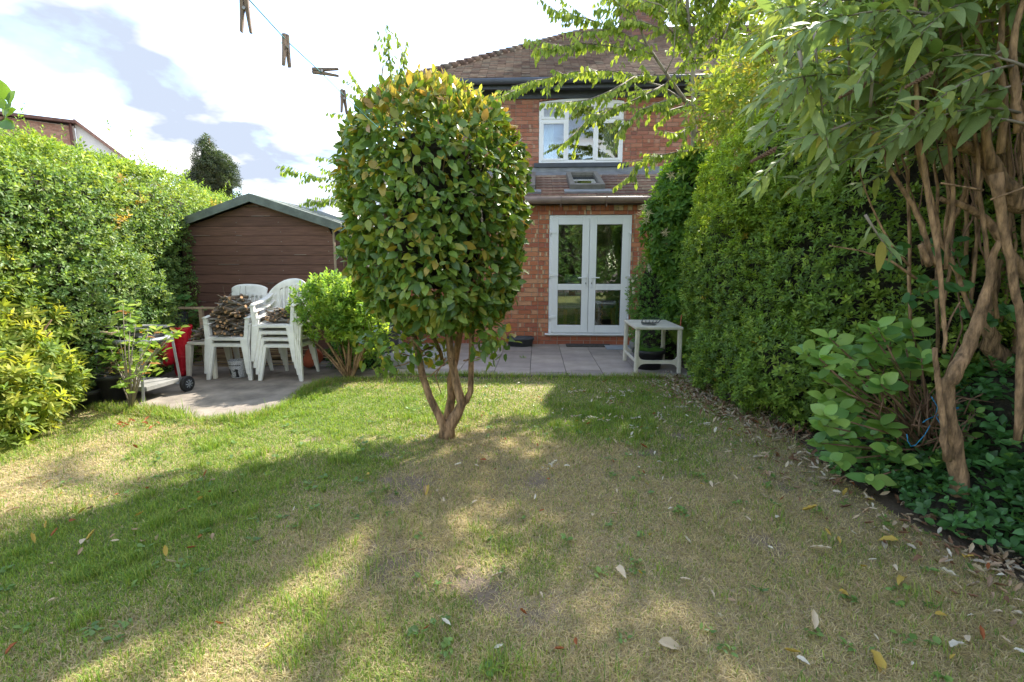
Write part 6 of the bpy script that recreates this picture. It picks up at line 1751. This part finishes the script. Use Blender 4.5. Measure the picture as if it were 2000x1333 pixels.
# =================================================================== FALLEN LEAVES
dl = [leaf(1, .36, 6, .55, -.40, wide=.45, wav=.03), leaf(1, .30, 6, .8, -.6, wide=.5, wav=.05), leaf(1, .42, 6, .35, .35, wide=.42, wav=.03)]
kinds = [((.62, .52, .38), 'pale beige curled fallen leaf on the lawn'), ((.50, .36, .08), 'yellow fallen leaf on the lawn'), ((.33, .11, .04), 'russet-brown fallen leaf on the lawn'), ((.70, .66, .56), 'bleached whitish dry leaf on the lawn'), ((.44, .31, .20), 'light brown dry leaf on the lawn')]
lib = {}
for ki, (c_, lb) in enumerate(kinds):
    for di, (V_, T_, t_) in enumerate(dl):
        lib[ki, di] = np_obj('fallen_leaf', V_, T_, np.clip(np.array(c_)[None] * t_[:, None], 0, 1), M['dead'], link=False)
def drop(x, y, ki, s, z=.012):
    o = place('fallen_leaf', lib[ki, random.randint(0, 2)], (x, y, z + s * .12), (random.uniform(-.35, .35), random.uniform(-.5, .5), random.uniform(0, 6.28)), (s, s, s))
    tag(o, kinds[ki][1], 'leaf', ('pale', 'yellow', 'russet', 'bleached', 'light brown')[ki] + ' fallen leaves')
for (x, y, ki, s) in ((835, 955, 1, .085), (853, 962, 0, .06), (456, 967, 0, .07), (37, 1262, 2, .05), (1205, 1115, 0, .075), (1285, 1265, 0, .09), (1580, 1077, 0, .085), (1700, 1280, 1, .10), (1530, 1276, 1, .05), (1755, 1065, 1, .085), (1770, 1137, 1, .08), (1590, 1240, 0, .075), (1830, 1050, 3, .05), (1855, 1275, 3, .075), (1925, 1130, 0, .09), (1920, 1260, 2, .05), (1645, 975, 1, .07), (1565, 1003, 1, .075),
                     (438, 1225, 2, .035), (270, 880, 2, .06), (950, 905, 2, .06), (1500, 1330, 4, .05), (1875, 1137, 3, .08), (115, 1175, 0, .05), (722, 932, 1, .05), (830, 970, 4, .05), (1265, 880, 2, .06), (1372, 832, 3, .06), (1395, 850, 3, .06), (1075, 912, 3, .07)):
    p = G(x, y); drop(p.x, p.y, ki, s)
r = random.Random(12); cnt = 0
while cnt < 290:
    yq = r.uniform(1.5, 5.6); fr_ = r.random() ** .55; xl = -1.0 if r.random() < .8 else -2.8
    xr_ = 2.25 - .16 * (yq - 2.0); xq = xl + (xr_ - xl) * fr_
    if not inside(np.array([xq]), np.array([yq]), lawn_poly)[0]: continue
    drop(xq, yq, r.choice([0, 0, 3, 3, 4, 4, 0, 2, 1]), r.uniform(.024, .048)); cnt += 1
for i in range(40):
    p = G(r.uniform(0, 420), r.uniform(930, 1120)); drop(p.x, p.y, r.choice([0, 4, 2, 4, 1]), r.uniform(.03, .06))
for i in range(14):
    p = G(r.uniform(230, 320), r.uniform(822, 838)); drop(p.x, p.y, 2, r.uniform(.04, .06))
# litter under the hedge
k = 3900; t = rng.random(k); yq = 1.5 + 4.4 * t
xq = 2.36 - .155 * (yq - 2.0) + rng.normal(0, .17, k) - rng.exponential(.11, k)
lm = vnoise(np.stack([xq, yq, xq * 0], -1), 2.5, 6) + rng.random(k) * .6 > .62
xq, yq = xq[lm], yq[lm]; k = len(xq)
lp_ = np.stack([xq, yq, rng.uniform(0, .025, k)], -1)
V_, T_, C_ = scatter(dl, lp_, rotm(rng.normal(0, 1, (k, 3)) * [1, 1, .25], np.array([0, 0, 1.]) + rng.normal(0, .35, (k, 3))), rng.uniform(.025, .06, k), palette([(.40, .28, .19), (.50, .40, .28), (.27, .15, .09), (.55, .48, .38)], k, .15)[0])
tag(np_obj('leaf_litter', V_, T_, C_, M['dead'], kind='stuff'), 'brown dry leaf litter along the foot of the right hedge', 'leaf litter')
# white blossom scraps
pet = []
for (x, y) in ((1005, 762), (1120, 765), (1135, 762), (1192, 763), (1213, 766), (1229, 764), (1213, 772), (1195, 777), (1303, 774), (1367, 796), (1376, 779), (1373, 829), (1155, 816), (1186, 822), (1213, 817), (1240, 816), (1291, 808), (1290, 815), (1300, 745), (1285, 746), (1240, 835), (1121, 813), (820, 853), (1330, 795), (1260, 745), (1345, 745), (1305, 729), (1074, 911), (1310, 735)):
    p = G(x, y, .02); k = 9
    V_, T_, C_ = scatter(dl, np.tile([[0, 0, .012]], (k, 1)) + rng.normal(0, 1, (k, 3)) * [.022, .018, .004], rotm(rng.normal(0, 1, (k, 3)) * [1, 1, .3], np.array([0, 0, 1.]) + rng.normal(0, .4, (k, 3))), rng.uniform(.018, .034, k), palette([(.72, .66, .56), (.66, .50, .42), (.76, .74, .68)], k, .08)[0])
    o = np_obj('fallen_blossom', V_, T_, C_, M['petal']); o.location = (p.x, p.y, .014 if p.y > YP else .008)
    tag(o, 'scrap of whitish fallen blossom on the grass near the patio', 'blossom', 'fallen blossom scraps')

# broad-leaved weeds and clover in the turf
pw = []
while len(pw) < 260:
    yq = 1.3 + 4.4 * random.random(); xq = random.uniform(-3.2, 2.1)
    if inside(np.array([xq]), np.array([yq]), lawn_poly)[0] and vnoise(np.array([[xq, yq, 0.]]), 1.8, 19)[0] > .45: pw.append((xq, yq))
pw = np.repeat(np.array(pw), 7, 0); k = len(pw); th = rng.uniform(0, 6.28, k)
V_, T_, C_ = scatter([leaf(1, .42, 3, .1, .25), leaf(1, .75, 3, .1, .1)], np.stack([pw[:, 0] + rng.normal(0, .012, k), pw[:, 1] + rng.normal(0, .012, k), th * 0 + .006], -1), rotm(np.stack([np.cos(th), np.sin(th), th * 0 + rng.uniform(.1, .7, k)], -1), np.array([0, 0, 1.]) + rng.normal(0, .2, (k, 3))), rng.uniform(.014, .036, k), palette([(.15, .27, .07), (.20, .32, .08), (.12, .22, .06)], k, .12)[0])
tag(np_obj('lawn_weeds', V_, T_, C_, M['leaf'], kind='stuff'), 'small clover and plantain weeds scattered through the lawn', 'weeds')

# =================================================================== TREES AT THE VIEWER'S END
end_labels = ['leafy tree at the near end of the garden, mirrored in the left door', 'leafy tree at the near end of the garden, mirrored in the right door', 'leafy tree behind the buddleia at the near right corner']
for i, (x, y, r_, h_) in enumerate(((-2.4, -5.8, 1.9, 4.0), (1.6, -6.2, 2.0, 4.2))):
    t = thing('tree', (x, y, 0), end_labels[i], 'tree')
    MB().tube([(x, y, 0), (x + .1, y, h_ * .4), (x, y, h_ * .8)], [.16, .12, .05], 9).build('trunk', M['bark_old'], t, (x, y, 0))
    bl_ = [blob((x, y, h_ * .55), (r_, r_ * .7, h_ * .45), 2.3, 0, .35, .8, 140 + i, 30, 20)]
    core(t, bl_, .45)
    p_, n_ = sample(*bl_[0], 3200, 1.0); k = len(p_); p_ = p_ - n_ * rng.exponential(.2, k)[:, None] + n_ * .1
    grow(t, [sprig(7, 1, .42, 1.0, 1.0, s, 1.3) for s in (71, 72)], p_, n_ + rng.normal(0, .5, (k, 3)), np.array([0, 0, 1.]) + rng.normal(0, .4, (k, 3)), rng.uniform(.10, .18, k), [(.10, .19, .05), (.14, .24, .06), (.07, .14, .04)], M['leaf'])
print('TRIS', sum(len(o.data.loop_triangles) or sum(len(p.vertices) - 2 for p in o.data.polygons) for o in bpy.data.objects if o.type == 'MESH' and len(o.data.polygons) < 3000) + sum(len(o.data.polygons) for o in bpy.data.objects if o.type == 'MESH' and len(o.data.polygons) >= 3000))
